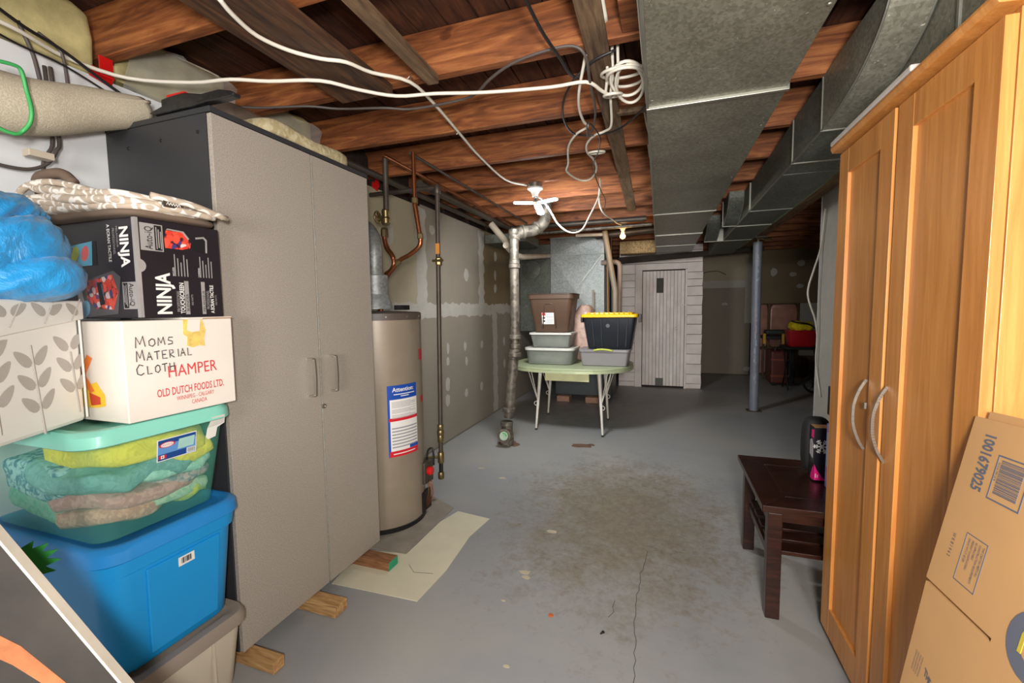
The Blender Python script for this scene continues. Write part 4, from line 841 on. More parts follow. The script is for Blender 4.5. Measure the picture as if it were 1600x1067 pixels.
# windmill print on the near side
OR = plain('print_orange', (228, 120, 40), .6, bump=0); YE = plain('print_yellow', (238, 196, 50), .6, bump=0); RO = plain('print_red_orange', (204, 70, 36), .6, bump=0)
nf = ((0, .808, 0), X_, Z_); nx = lambda px: HX - (205 - px) * .00289; nz = lambda py: 1.30 - (py - 512) * .00177
def npoly(nm, pts, m, d): return MB().prism([(nx(a), nz(c_)) for a, c_ in pts][::-1], nf, d - .0008, d).obj(nm, m, b)
npoly('print_patch', [(128, 600), (140, 592), (150, 602), (160, 597), (167, 610), (172, 618), (172, 636), (160, 640), (140, 641), (126, 640)], YE, .0016)
npoly('print_patch', [(131, 612), (150, 616), (165, 622), (165, 634), (135, 640), (126, 630)], RO, .0022)
npoly('mill_tower', [(124, 640), (128, 590), (136, 580), (146, 590), (150, 640)], YE, .0026)
npoly('mill_sail', [(136, 582), (150, 552), (157, 558), (143, 590)], OR, .0032); npoly('mill_sail', [(134, 586), (143, 582), (157, 612), (150, 616)], OR, .0032); npoly('mill_sail', [(138, 580), (120, 572), (118, 580), (134, 588)], OR, .0032); npoly('mill_sail', [(134, 588), (126, 618), (120, 614), (130, 586)], OR, .0032); npoly('mill_cap', [(132, 580), (138, 578), (144, 588), (134, 592)], RO, .0036)

# ---------------------------------------------------------------- black appliance box
b = thing('appliance_box', 'black printed kitchen appliance box lying on the white carton', 'box', (-1.68, 1.0, 1.331))
NX, NY = -1.452, .872; M['box_black'] = plain('glossy_black_card', (38, 33, 38), .32, 0, .1, 6, .05)
MB().box(-1.88, NX, NY, 1.128, 1.333, 1.628).obj('box_body', 'box_black', b, bev=.003)
SIL = plain('print_silver', (168, 164, 162), .4, .2, bump=0); PW = P_WHITE; t = NT('print_berry').set(.4); vo = t.n('ShaderNodeTexVoronoi'); vo.inputs['Scale'].default_value = 62; t.l(t.map((1, 1, 1)), vo.inputs['Vector']); bw = t.n('ShaderNodeRGBToBW'); t.l(vo.outputs['Color'], bw.inputs[0])
t.base(t.mix(t.ramp(vo.outputs['Distance'], [(.62, (0, 0, 0)), (.8, (1, 1, 1))]), t.ramp(bw.outputs[0], [(.2, (70, 60, 120)), (.26, (216, 60, 44)), (.75, (236, 92, 70)), (.82, (226, 206, 204))]), (70, 30, 50))); RED2 = t.m
MB().box(NX - .012, NX + .0012, NY - .0012, NY + .008, 1.335, 1.626).obj('silver_edge', SIL, b)
up = lambda y, z: frame((NX, y, z), (0, 0, 1), (0, -1, 0), .0015)   # reads upwards on the aisle side
dn = lambda x, z: frame((x, NY, z), (0, 0, -1), (1, 0, 0), .0015)   # reads downwards on the near side
mpY = lambda px, py: (NX, .912 + (px - 245) * .00187 + (500 - py) * .00017, 1.334 + (500 - py) * .00193)
mpX = lambda px, py: (NX - (207 + (py - 343) * .16 - px) * .00303, NY, 1.617 - (py - 343) * .00184)
def ypoly(nm, pts, m, d, par=None):
    P = [mpY(*p) for p in pts]; return MB().prism([(p[1], p[2]) for p in P], ((NX, 0, 0), Y_, Z_), max(0, d - .0006), d).obj(nm, m, par or b)
def xpoly(nm, pts, m, d, par=None):
    P = [mpX(*p) for p in pts]; return MB().prism([(p[0], p[2]) for p in P][::-1], ((0, NY, 0), X_, Z_), max(0, d - .0006), d).obj(nm, m, par or b)
text('NINJA', .058, up(.957, 1.342), PW, b, xs=.80, bold=.03)
text('PROFESSIONAL', .016, up(.985, 1.350), SIL, b, xs=.62); text('TOUCHSCREEN', .019, up(.998, 1.345), PW, b, xs=.72, bold=.02)
MB().prism([(1.001, 1.342), (1.014, 1.342), (1.014, 1.448), (1.001, 1.448)], ((NX, 0, 0), Y_, Z_), .0002, .0008).obj('silver_bar', SIL, b); text('BLENDER', .012, up(1.012, 1.352), P_BLACK, b, xs=1.1); text('1000 WATTS', .009, up(1.026, 1.37), SIL, b, xs=.7)
MB().prism([(1.055, 1.342), (1.067, 1.342), (1.067, 1.448), (1.055, 1.448)], ((NX, 0, 0), Y_, Z_), .0002, .0008).obj('silver_bar', SIL, b); text('MELANGEUR', .012, up(1.0655, 1.35), P_BLACK, b, xs=1.0)
text('PROFESSIONNEL', .014, up(1.080, 1.358), SIL, b, xs=.6); text('A ECRAN TACTILE', .017, up(1.095, 1.345), PW, b, xs=.66, bold=.02); text('1000 WATTS', .009, up(1.106, 1.37), SIL, b, xs=.7)
for (px, n_) in ((273, 5), (313, 5)):
    for k in range(n_):
        y_ = (.975 if px == 273 else 1.055) + k * .0095; MB().prism([(y_, 1.462), (y_ + .0025, 1.462), (y_ + .0025, 1.53 - (k % 3) * .012), (y_, 1.53 - (k % 3) * .012)], ((NX, 0, 0), Y_, Z_), .0002, .0008).obj('text_line', SIL, b)
    text('INCLUDES:' if px == 273 else 'COMPREND:', .008, up(.973 if px == 273 else 1.053, 1.462), PW, b, xs=.7)
def autoiq(fr_, s=1, par=None):
    def R_(a0, a1, b0, b1, m, d): MB().add([fr_(a, c_) + (fr_(1, 0) - fr_(0, 0)).cross(fr_(0, 1) - fr_(0, 0)) * d for a, c_ in ((a0, b0), (a1, b0), (a1, b1), (a0, b1))], [(0, 1, 2, 3)]).obj('logo_plate', m, b)
    R_(0, .08, -.028, .035, SIL, .0); R_(.003, .077, -.024, -.004, P_BLACK, .0005)
    text('Auto-iQ', .030, lambda a, c_: fr_(.004 + a, .003 + c_) + (fr_(1, 0) - fr_(0, 0)).cross(fr_(0, 1) - fr_(0, 0)) * .001, P_BLACK, b, xs=.66)
    for k in range(3): R_(.007 + .004 * (k % 2), .072 - .006 * k, -.0105 - .006 * k, -.0075 - .006 * k, SIL, .001)
autoiq(up(.918, 1.533)); autoiq(dn(-1.496, 1.44))
MB().add([(NX + .0014, .874 + .02 * math.sin(a), 1.487 + .02 * math.cos(a)) for a in [PI * k / 8 for k in range(9)]], [tuple(range(9))]).obj('thumb_notch', SIL, b)
# jug picture on the aisle side (lying sideways)
ypoly('jug_base', [(305, 408), (325, 410), (325, 392), (318, 380), (300, 380), (298, 392)][::-1] if False else [(302, 388), (300, 368), (318, 364), (325, 370), (326, 388), (320, 393)], P_BLACK, .0012); ypoly('jug_rim', [(304, 367), (319, 364), (325, 369), (326, 391), (323, 391), (322, 371), (318, 367), (305, 370)], SIL, .0016)
ypoly('fruit_print', [(256, 362), (283, 362), (292, 372), (297, 378), (296, 386), (283, 390), (256, 390), (254, 376)], RED2, .0012); ypoly('jug_outline', [(256, 361), (258, 359), (284, 360), (294, 371), (292, 373), (282, 362)], SIL, .0018)
text('NINJA', .054, dn(-1.519, 1.603), PW, b, xs=.80, bold=.03)
text('MELANGEUR', .012, dn(-1.535, 1.605), SIL, b, xs=.9); text('PROFESSIONNEL', .015, dn(-1.552, 1.60), SIL, b, xs=.7); text('A ECRAN TACTILE', .018, dn(-1.575, 1.612), PW, b, xs=.74, bold=.02)
xpoly('picture_panel', [(95, 378), (152, 370), (158, 409), (112, 412)], P_BLACK, .0010); xpoly('picture_blue', [(95, 377), (146, 370), (150, 409), (112, 411)], plain('print_light_blue', (96, 176, 206), .4, bump=0), .0014)
for (x_, m_) in ((105, OR), (121, plain('print_lime', (196, 204, 60), .4, bump=0)), (137, plain('print_pink_red', (226, 100, 100), .4, bump=0))):
    xpoly('drink_print', [(x_ + 6 * math.cos(a), 389 + 13 * math.sin(a)) for a in [2 * PI * k / 10 for k in range(10)]][::1], m_, .0019)
xpoly('jug_print', [(128, 438), (183, 420), (195, 430), (197, 490), (150, 495), (140, 470)], plain('print_jug_grey', (90, 86, 90), .4, bump=0), .0010)
xpoly('fruit_print', [(139, 436), (182, 426), (194, 455), (190, 483), (162, 481), (146, 462)], RED2, .0015)
xpoly('jug_handle', [(128, 444), (135, 443), (143, 470), (139, 476), (132, 462)], SIL, .0019); xpoly('blue_badge', [(145 + 8 * math.cos(a), 482 + 15 * math.sin(a)) for a in [2 * PI * k / 14 for k in range(14)]], plain('print_badge_blue', (110, 160, 190), .4, bump=0), .0021)
xpoly('display_print', [(160, 438), (168, 437), (176, 474), (169, 476)], P_BLACK, .0021); text('COUNTDOWN', .007, frame(mpX(167, 441)[0:3], (.2, 0, -.98), (.98, 0, .2), .0026), plain('print_cyan', (110, 190, 230), .4, bump=0), b)
xpoly('jug_base_print', [(112, 440), (126, 440), (136, 478), (130, 490), (114, 482)], P_BLACK, .0012); text('NINJA', .008, frame(mpX(119, 450)[0:3], (.2, 0, -.98), (.98, 0, .2), .0022), PW, b)

# ---------------------------------------------------------------- paisley bag
b = thing('quilted_bag', 'folded taupe and white paisley fabric bag on the black box', 'bag', (-1.7, 1.0, 1.63))
def bagfn(seed, lift, amp):
    def fn(p):
        t_ = (.30 - p.x) / .6; q = p.copy()
        q.z = p.z * (1 + .3 * noise.noise(p * 8 + Vector((seed, 0, 0)))) + lift * max(0, t_) ** 1.3 + amp * noise.noise(Vector((p.x * 7, p.y * 7, seed)))
        q.y += .02 * noise.noise(Vector((p.x * 6, seed, 0)))
        return q
    return fn
MB().slab((-1.71, .992, 1.641), (.285, .155, .012), .4, 40, 12, bagfn(1, .0, .006)).obj('bottom_panel', plain('dark_taupe_cloth', (110, 92, 78), .85), b, smooth=True)
for i, (z, lift, hx, th, yo) in enumerate(((1.655, .03, .285, .016, 0), (1.669, .055, .278, .018, -.008), (1.684, .075, .27, .016, .004))):
    MB().slab((-1.70, .985 + yo, z), (hx, .15 + .004 * i, th), .5, 44, 12, bagfn(3 + i * 5, lift, .016)).obj('fabric_layer', 'paisley' if i != 1 else 'paisley', b, smooth=True)
for pts in ([(-1.99, .85, 1.70), (-1.9, .84, 1.742), (-1.8, .845, 1.752), (-1.7, .85, 1.735), (-1.6, .86, 1.708), (-1.5, .88, 1.680), (-1.42, .93, 1.668)],
            [(-1.99, .845, 1.675), (-1.88, .835, 1.70), (-1.75, .84, 1.68), (-1.6, .85, 1.668), (-1.5, .87, 1.672), (-1.42, .95, 1.662), (-1.405, 1.08, 1.655)],
            [(-1.42, .90, 1.69), (-1.40, 1.0, 1.682), (-1.40, 1.12, 1.66)]):
    MB().tube(smooth_path(pts, 5), .010, 8).obj('piping', 'paisley', b, smooth=True)
MB().tube(smooth_path([(-1.93, .90, 1.72), (-1.90, .875, 1.775), (-1.83, .87, 1.785), (-1.77, .875, 1.78), (-1.73, .88, 1.75)], 6), .016, 10).obj('strap', plain('dark_taupe_cloth', (110, 92, 78), .85), b, smooth=True)
lb_ = MB().obox((-1.409, .955, 1.672), (0, 1, -.03), (0, .03, 1), X_, .028, .010, .0012).obj('cloth_tag', plain('dark_tag', (66, 52, 42), .8), b)
MB().tube(smooth_path([(-1.4075, .935 + .004 * k, 1.672 + (.005 if k % 2 else -.003)) for k in range(11)], 3), .0008, 4).obj('script_lettering', P_WHITE, lb_)

# ---------------------------------------------------------------- leaf-print storage box with blue jacket
P0 = Vector((-1.585, .79, 1.04)); un = Vector((-.505, .863, 0)).normalized(); wn = Vector((-un.y, un.x, 0)) * 1  # into the box
b = thing('fabric_storage_box', 'white soft storage box printed with grey leafy sprigs', 'storage box', (-1.6, .55, 1.036))
LW, LD, LH = .50, .30, .335; O_ = P0 - un * LW
n_ = Vector((un.y, -un.x, 0))   # outward normal
M['leafcloth'] = plain('white_coated_cloth', (226, 224, 218), .5, 0, .03, 5, .15)
cen = P0 - un * LW / 2 - n_ * LD / 2 + Z_ * (LH / 2)
MB().obox(cen, un, Z_, n_, LW / 2, LH / 2, LD / 2).obj('box_body', 'leafcloth', b, bev=.012)
fr_ = (O_ + n_ * .0, un, Z_)
MB().prism([(-.008, .22), (LW * .55, .262), (LW + .008, .293), (LW + .008, .343), (-.008, .343)], fr_, -.02, .009).obj('lid_skirt', 'leafcloth', b, bev=.003)
MB().obox(cen + Z_ * (LH / 2 + .004), un, n_, Z_, LW / 2 + .008, LD / 2 + .008, .006).obj('lid_top', 'leafcloth', b, bev=.004)
MB().tube([P0 + Z_ * .01 + n_ * .001, P0 + Z_ * .29 + n_ * .001], .003, 6).obj('corner_seam', 'leafcloth', b)
LEAF = plain('leaf_grey_print', (176, 170, 164), .6, 0, .06, 20, 0)
def leaf(cx, cy, ang, L_, W_, d, clip=(0, LW, .004, .34)):
    pts = []
    for k in range(14):
        a = 2 * PI * k / 14; x = math.cos(a) * L_ / 2; y = math.sin(a) * W_ / 2 * (1 - .35 * math.cos(a))
        X1 = cx + x * math.cos(ang) - y * math.sin(ang); Y1 = cy + x * math.sin(ang) + y * math.cos(ang)
        pts.append((min(max(X1, clip[0]), clip[1]), min(max(Y1, clip[2]), clip[3])))
    MB().prism(pts, fr_, d, d + .0006).obj('leaf_print', LEAF, b)
def sprig(x0, z0, ang, n, s=1, zmax=.26, d=.0004):
    u = Vector((math.cos(ang), math.sin(ang))); p = Vector((x0, z0)); st_ = [p.copy()]
    for k in range(n):
        p = p + u * .058 * s
        if p.y > zmax + .02: break
        st_.append(p.copy())
        for sg in (-1, 1):
            a = ang + sg * .78; q = p + Vector((math.cos(a), math.sin(a))) * .040 * s
            if q.y < zmax and -.01 < q.x < LW: leaf(q.x, q.y, a, .060 * s, .027 * s, d, (0, LW, .004, zmax + .012))
    q = p + u * .04 * s
    if q.y < zmax: leaf(q.x, q.y, ang, .062 * s, .03 * s, d, (0, LW, .004, zmax + .012))
    o__ = Vector(fr_[0]); MB().tube([o__ + un * a_.x + Z_ * min(a_.y, zmax + .01) + n_ * (d) for a_ in st_], .003, 4).obj('stem_print', LEAF, b)
def skirtleaf(x, z, a, s=1): leaf(x, z, a, .050 * s, .024 * s, .0094, (0, LW, .27, .342))
for a_ in ((.475, .03, 1.66, 4), (.355, .0, 1.66, 4), (.235, .03, 1.62, 4), (.115, .0, 1.6, 4), (.02, .03, 1.55, 4)): sprig(*a_, 1.0, .238)
for k in range(9):
    x = .025 + .055 * k; skirtleaf(x, .322 - .0 * k, .5 if k % 2 else 2.5, 1.0)
for x in (.06, .16, .27, .37, .46): MB().tube([O_ + un * (x + .012 * q) + Z_ * (.262 + .06 * x + .02 * q) + n_ * .0098 for q in range(4)], .0018, 4).obj('stem_print', LEAF, b)
# blue puffy jacket
def puff(p):
    d_ = p.normalized(); q = d_.x * .9 + d_.y * .5 - d_.z * .75 + .25 * noise.noise(d_ * 1.7)
    s1 = abs(math.sin(4.6 * q + .4)) ** .42
    t_ = d_.z * .8 + d_.x * .5 - d_.y * .6
    wr = noise.noise(Vector((q * 3, t_ * 13, 2))) * (1.15 - s1) * .09 + noise.noise(Vector((q * 9, t_ * 5, 7))) * .03
    return p * (.80 + .21 * s1 + wr + noise.noise(d_ * 20) * .012)
b = thing('puffy_jacket', 'bright blue puffy jacket heaped on the leaf-print box', 'jacket', (-1.66, .56, 1.385))
MB().slab((-1.645, .575, 1.515), (.20, .205, .155), .8, 150, 90, puff).obj('jacket_body', 'nylon', b, smooth=True)
MB().slab((-1.60, .63, 1.445), (.165, .15, .072), .75, 110, 60, lambda p: puff(p * 1.05)).obj('sleeve', 'nylon', b, smooth=True)
MB().tube(smooth_path([(-1.82, .75, 1.63), (-1.72, .74, 1.635), (-1.62, .745, 1.60), (-1.555, .74, 1.565)], 5), .006, 6).obj('navy_hem', plain('navy_trim', (34, 52, 92), .6), b, smooth=True)

# ---------------------------------------------------------------- canvas picture at the lower left
e = Vector((.48, .22, -.85)).normalized(); nf_ = Vector((.6, -.79, .13)); nf_ = (nf_ - e * nf_.dot(e)).normalized(); dd = e.cross(nf_).normalized()
A = Vector((-1.233, .370, 1.131)); b = thing('canvas_picture', 'large leaning canvas picture with a white edge, dark sky and orange streaks', 'picture', (-1.0, .4, 0))
MB().obox(A + e * .46 + dd * .29 - nf_ * .011, e, dd, nf_, .46, .29, .011).obj('canvas', plain('dark_canvas', (54, 49, 45), .75, 0, .25, 9), b)
MB().obox(A + e * .46 - dd * .0015 - nf_ * .011, e, dd, nf_, .46, .002, .0118).obj('white_edge', plain('cream_edge', (230, 222, 206), .7), b)
cf = (A, e, dd)
def cpoly(pts, m, d=.0006): MB().prism(pts, cf, 0 if dd.dot(e.cross(dd)) else 0, d).obj('paint_streak', m, b)
sgn = 1 if e.cross(dd).dot(nf_) > 0 else -1
def cpoly(pts, m, d=.0008): MB().prism(pts, cf, 0, sgn * d).obj('paint_streak', m, b)
cpoly([(.05, .10), (.25, .12), (.40, .07), (.55, .05), (.57, .06), (.42, .095), (.27, .15), (.05, .14)], plain('paint_orange_brown', (176, 108, 66), .7, 0, .3, 20))
cpoly([(.05, .14), (.22, .155), (.2, .19), (.05, .2)], plain('paint_gold', (206, 140, 30), .7, 0, .3, 20)); cpoly([(.1, .22), (.34, .16), (.5, .10), (.5, .13), (.35, .20), (.12, .26)], plain('paint_grey_brown', (104, 92, 82), .7, 0, .2, 20), .0012)
cpoly([(.12, .30), (.3, .22), (.36, .25), (.3, .33), (.15, .36)], plain('paint_yellow', (226, 166, 20), .7, 0, .2, 30), .0014)
b = thing('leaf_ornament', 'serrated green felt leaf ornament standing behind the canvas picture', 'ornament', (-1.33, .52, 0))
u = Vector((.35, .93, 0)).normalized(); v = Vector((-.1, .0, 1)); pts = []
for k in range(36):
    a = 2 * PI * k / 36; r_ = .062 * (1.12 if k % 2 else .82) * (1 + .25 * math.cos(a + .3)); pts.append((r_ * math.cos(a), r_ * .8 * math.sin(a)))
MB().prism(pts, ((-1.335, .50, .80), u, v.normalized()), -.002, .002).obj('felt_leaf', plain('green_felt', (32, 124, 48), .9, 0, .2, 12), b)
MB().tube([(-1.34, .495, .78), (-1.35, .49, .004)], .005, 6).obj('stick', 'furring', b)

# ---------------------------------------------------------------- oval table with bins
TC = Vector((-.985, 4.95, 0))
b = thing('dining_table', 'oval pale green table with splayed cream metal legs', 'table', TC)
GREEN = plain('pale_green_laminate', (172, 182, 146), .4, 0, .05, 6)
def oval(hx, hy, n=48): return [(TC.x + hx * math.copysign(abs(math.cos(a)) ** .8, math.cos(a)), TC.y + hy * math.copysign(abs(math.sin(a)) ** .8, math.sin(a))) for a in [2 * PI * k / n for k in range(n)]]
MB().prism(oval(.665, .56), ((0, 0, 0), X_, Y_), .70, .722).obj('tabletop', GREEN, b, bev=.003)
MB().prism(oval(.67, .565), ((0, 0, 0), X_, Y_), .672, .699).obj('rim_band', plain('ribbed_green_band', (188, 198, 158), .35, .2, .05), b)
MB().box(-1.18, -.72, 4.45, 4.47, .585, .668).obj('drawer_apron', plain('cream_green_paint', (206, 206, 158), .5), b, bev=.002)
for (tx_, ty_, fx_, fy_) in ((-1.30, 4.72, -1.33, 4.62), (-.655, 4.70, -.595, 4.55), (-1.30, 5.22, -1.38, 5.35), (-.66, 5.2, -.625, 5.27)):
    MB().tube([(fx_, fy_, .02), (fx_ + (tx_ - fx_) * .95, fy_ + (ty_ - fy_) * .95, .67)], .012, 12, rs=[.011, .022]).obj('leg', 'white_metal', b, smooth='auto')
    MB().lathe([(.012, 0), (.014, .004), (.012, .02)], (fx_, fy_, .001), 10).obj('foot_cap', 'black', b)
    sx = 1 if fx_ > TC.x else -1
    q = (fx_ + (tx_ - fx_) * .45, fy_ + (ty_ - fy_) * .45, .30)
    for dx in (.0, .035): MB().tube([q, (tx_ + sx * (.10 + dx), ty_ - .05, .668)], .0045, 6).obj('brace_rod', 'white_metal', b)
    MB().tube([Vector(q) + Vector((sx * .02 + .022 * math.cos(a), -.01, -.01 + .022 * math.sin(a))) for a in [2 * PI * k / 12 for k in range(12)]], .0035, 6, closed=True).obj('brace_loop', 'white_metal', b)
def bin_(label, cx, cy, z0, hx, hy, h, tub, lid, lidh=.018, taper=.88, r=.035, group=None, lidm=.012, seg=5):
    t_ = thing('storage_bin', label, 'storage bin', (cx, cy, z0), group)
    MB().loft(cx, cy, [(z0, hx * taper - .01, hy * taper - .01, r), (z0 + .008, hx * taper, hy * taper, r), (z0 + h - lidh - .004, hx, hy, r)], seg, capt=lid is None).obj('tub', tub, t_, smooth='auto')
    if lid: MB().loft(cx, cy, [(z0 + h - lidh - .006, hx + lidm, hy + lidm, r + .01), (z0 + h - .003, hx + lidm, hy + lidm, r + .01), (z0 + h, hx + lidm - .006, hy + lidm - .006, r + .01), (z0 + h - .003, hx - .02, hy - .02, r)], seg).obj('lid', lid, t_, smooth='auto')
    return t_
t = NT('smoky_clear_plastic').set(.3, 0, .62); t.base(t.ramp(t.noise(t.map((1, 1, 1)), 3), [(.3, (126, 132, 124)), (.7, (156, 160, 152))])); CLR = t.m
CLR2 = plain('cloudy_grey_plastic', (146, 142, 144), .35, 0, .05, 4, .05, alpha=.85)
WLID = plain('white_lid_plastic', (214, 212, 204), .4, 0, .03)
b1 = bin_('long shallow clear bin with a white lid, lower left on the oval table', -1.195, 4.86, .7225, .27, .21, .185, CLR, WLID, .02, .93, .07)
b2 = bin_('smaller clear bin with a flat white lid under the brown bin', -1.18, 4.86, .909, .225, .19, .165, CLR, WLID, .016, .88, .02)
b3 = bin_('shallow grey clear bin with a lime handle, under the black bin', -.60, 4.86, .7225, .255, .2, .18, CLR2, CLR2, .02, .92, .03)
MB().tube(smooth_path([(-.70, 4.645, .893), (-.65, 4.635, .903), (-.6, 4.632, .905), (-.55, 4.635, .9), (-.51, 4.645, .89)], 4), .009, 8).obj('lime_handle', plain('lime_plastic', (206, 214, 90), .4), b3, smooth=True)
for cx_, cy_, z_, col, lb in ((-1.20, 4.86, .80, (150, 150, 140), 'pale grey papers inside the lower left clear bin'), (-1.18, 4.86, .985, (160, 158, 146), 'folded pale cloth inside the smaller clear bin')):
    tag(MB().slab((cx_, cy_, z_), (.185, .15, .06), .35, 24, 10, lambda p: p + Vector((0, 0, noise.noise(p * 12) * .015))).obj('folded_cloth', cloth('bin_cloth_%d' % col[0], col), smooth=True), lb, 'cloth')
BR = plain('brown_plastic', (90, 68, 53), .45, 0, .05)
b4 = thing('storage_bin', 'tall brown open-handled bin on top of the left stack on the oval table', 'storage bin', (-1.18, 4.87, 1.076))
MB().loft(-1.18, 4.87, [(1.077, .18, .14, .04), (1.085, .188, .148, .04), (1.44, .24, .2, .05), (1.442, .255, .215, .055), (1.485, .258, .218, .055), (1.487, .245, .205, .05), (1.43, .236, .196, .045), (1.1, .18, .14, .04)], 5, capt=True).obj('tub', BR, b4, smooth='auto')
MB().loft(-1.18, 4.87, [(1.488, .262, .222, .06), (1.496, .262, .222, .06), (1.50, .25, .21, .055)], 5).obj('lid', plain('dark_brown_lid', (74, 58, 48), .4), b4, smooth='auto')
yf = lambda z: 4.87 - .148 - .052 * (z - 1.085) / .355
def fpoly(nm, pts, m, d0, d1, par, yf_=yf):
    vs = [(x, yf_(z) - d, z) for d in (d0, d1) for x, z in pts]; N = len(pts)
    return MB().add(vs, [tuple(range(N)), tuple(range(2 * N - 1, N - 1, -1))] + [(k, (k + 1) % N, N + (k + 1) % N, N + k) for k in range(N)]).obj(nm, m, par)
P_ = [Vector((x, yf(z) - .004, z)) for x, z in ((-1.27, 1.12), (-1.245, 1.36), (-1.23, 1.385), (-1.19, 1.39), (-1.15, 1.385), (-1.14, 1.36), (-1.12, 1.12))]
MB().tube(P_, .006, 6).obj('front_rib', BR, b4, smooth=True)
lp = fpoly('paper_label', [(-1.275, 1.165), (-1.14, 1.165), (-1.14, 1.29), (-1.275, 1.29)], P_WHITE, .003, .0045, b4)
fpoly('label_red', [(-1.272, 1.26), (-1.235, 1.26), (-1.235, 1.288), (-1.272, 1.288)], P_RED, .0046, .0052, lp)
for k in range(6): fpoly('label_line', [(-1.225, 1.18 + .017 * k), (-1.15, 1.18 + .017 * k), (-1.15, 1.184 + .017 * k), (-1.225, 1.184 + .017 * k)], P_GREY, .0046, .0052, lp)
for z in (1.19, 1.225): fpoly('label_mark', [(-1.268, z), (-1.24, z), (-1.24, z + .018), (-1.268, z + .018)], P_BLACK, .0046, .0052, lp)
BK = plain('black_ribbed_plastic', (30, 34, 42), .4, 0, .1); YL = plain('yellow_lid_plastic', (240, 190, 20), .4, 0, .03)
b5 = thing('storage_bin', 'black storage bin with a bright yellow lid on the oval table', 'storage bin', (-.55, 4.86, .904))
MB().loft(-.55, 4.86, [(.905, .215, .15, .03), (.912, .222, .157, .03), (1.23, .27, .2, .035), (1.232, .262, .192, .035)], 5).obj('tub', BK, b5, smooth='auto')
yb = lambda z: 4.86 - .157 - .043 * (z - .912) / .318
for x, s in ((-.70, -.02), (-.62, -.008), (-.46, .008), (-.38, .02)):
    MB().add([(x + s * k + dx, yb(z) - dy, z) for k, z in ((0, .93), (1, 1.22)) for dx, dy in ((-.008, -.002), (.008, -.002), (.006, .008), (-.006, .008))], [(0, 1, 2, 3), (4, 7, 6, 5), (0, 4, 5, 1), (1, 5, 6, 2), (2, 6, 7, 3), (3, 7, 4, 0)]).obj('rib', BK, b5)
MB().lathe([(.022, 0), (.02, .003)], (-.56, yb(1.15), 1.15), 16, (0, -1, 0)).obj('round_emblem', plain('grey_emblem', (70, 74, 80), .4), b5)
MB().loft(-.55, 4.86, [(1.235, .285, .215, .04), (1.24, .293, .223, .045), (1.262, .293, .223, .045), (1.27, .285, .215, .04), (1.271, .262, .192, .035), (1.266, .25, .18, .03), (1.266, .24, .17, .03), (1.285, .235, .165, .03)], 5).obj('lid', YL, b5, smooth='auto')
for k in range(9): MB().bar((-.75 + .05 * k, 4.66, 1.272), (-.75 + .05 * k, 4.72, 1.29), .012, .006).obj('lid_rib', YL, b5)
for x in (-.855, -.245): MB().box(x - .012, x + .012, 4.80, 4.92, 1.18, 1.265).obj('latch', 'black', b5, bev=.004)
t_ = thing('cloth_bundle', 'pinkish clear bag of items standing behind the brown bin', 'bag', (-.88, 5.1, .7225))
MB().slab((-.88, 5.12, 1.05), (.12, .12, .325), .6, 24, 14, lambda p: p + Vector((noise.noise(p * 8) * .03, noise.noise(p * 9) * .03, 0))).obj('bag_body', plain('pinkish_film', (190, 160, 146), .35, 0, .3, 20, .5, 12), t_, smooth=True)
t_.name = 'clear_bag'

# ---------------------------------------------------------------- far right room
def far(): pass
b = thing('red_bin', 'bright red plastic bin holding a yellow bag in the far room', 'storage bin', (2.01, 8.0, .69))
MB().loft(2.01, 8.0, [(.692, .16, .12, .02), (.70, .165, .125, .02), (.925, .19, .15, .03), (.93, .2, .16, .03), (.945, .2, .16, .03), (.946, .185, .145, .025)]).obj('tub', plain('red_plastic', (190, 20, 36), .4), b, smooth='auto')
tag(MB().slab((2.01, 8.0, 1.0), (.17, .11, .075), .7, 28, 16, lambda p: p + Vector((0, noise.noise(p * 12) * .03, noise.noise(p * 14) * .05))).obj('yellow_bag', cloth('yellow_cloth', (226, 206, 20)), smooth=True), 'crumpled yellow bag with black straps in the red bin', 'bag')
cable('bag_strap', [(1.86, 7.9, 1.09), (1.93, 7.86, 1.065), (2.05, 7.86, 1.05), (2.12, 7.87, 1.02), (2.16, 7.85, .98)], .012, 'black', 'black strap across the crumpled yellow bag', 'strap')
b = thing('folding_stool', 'dark stool with crossed metal legs carrying the red bin', 'stool', (2.05, 8.05, 0))
MB().box(1.78, 2.32, 7.84, 8.26, .645, .69).obj('seat', 'black_matte', b, bev=.01)
for x in (1.84, 2.26):
    MB().tube([(x, 7.88, .01), (x, 8.22, .645)], .012, 8).obj('leg', 'black', b); MB().tube([(x, 8.22, .01), (x, 7.88, .645)], .012, 8).obj('leg', 'black', b)
b = thing('suitcase', 'dark reddish brown suitcase standing on the floor of the far room', 'suitcase', (1.83, 8.45, 0))
SC = plain('oxblood_leather', (96, 40, 30), .45, 0, .15)
MB().box(1.68, 1.93, 8.30, 8.75, .03, .58).obj('case_body', SC, b, bev=.03); MB().box(1.935, 2.03, 8.30, 8.75, .03, .6).obj('black_side', 'black_matte', b, bev=.02)
for z in (.15, .42): MB().box(1.675, 1.935, 8.29, 8.30, z, z + .03).obj('trim_strap', plain('leather_trim', (140, 64, 40), .5), b)
MB().tube(smooth_path([(1.74, 8.34, .58), (1.76, 8.34, .63), (1.86, 8.34, .63), (1.88, 8.34, .58)], 4), .008, 8).obj('handle', 'black', b)
for x in (1.72, 1.98): MB().tube([(x, 8.3, .03), (x, 8.34, .03)], .028, 12).obj('wheel', 'black_matte', b)
b = thing('stroller', 'black stroller frame with spoked wheels at the edge of the far room', 'stroller', (2.27, 8.0, 0))
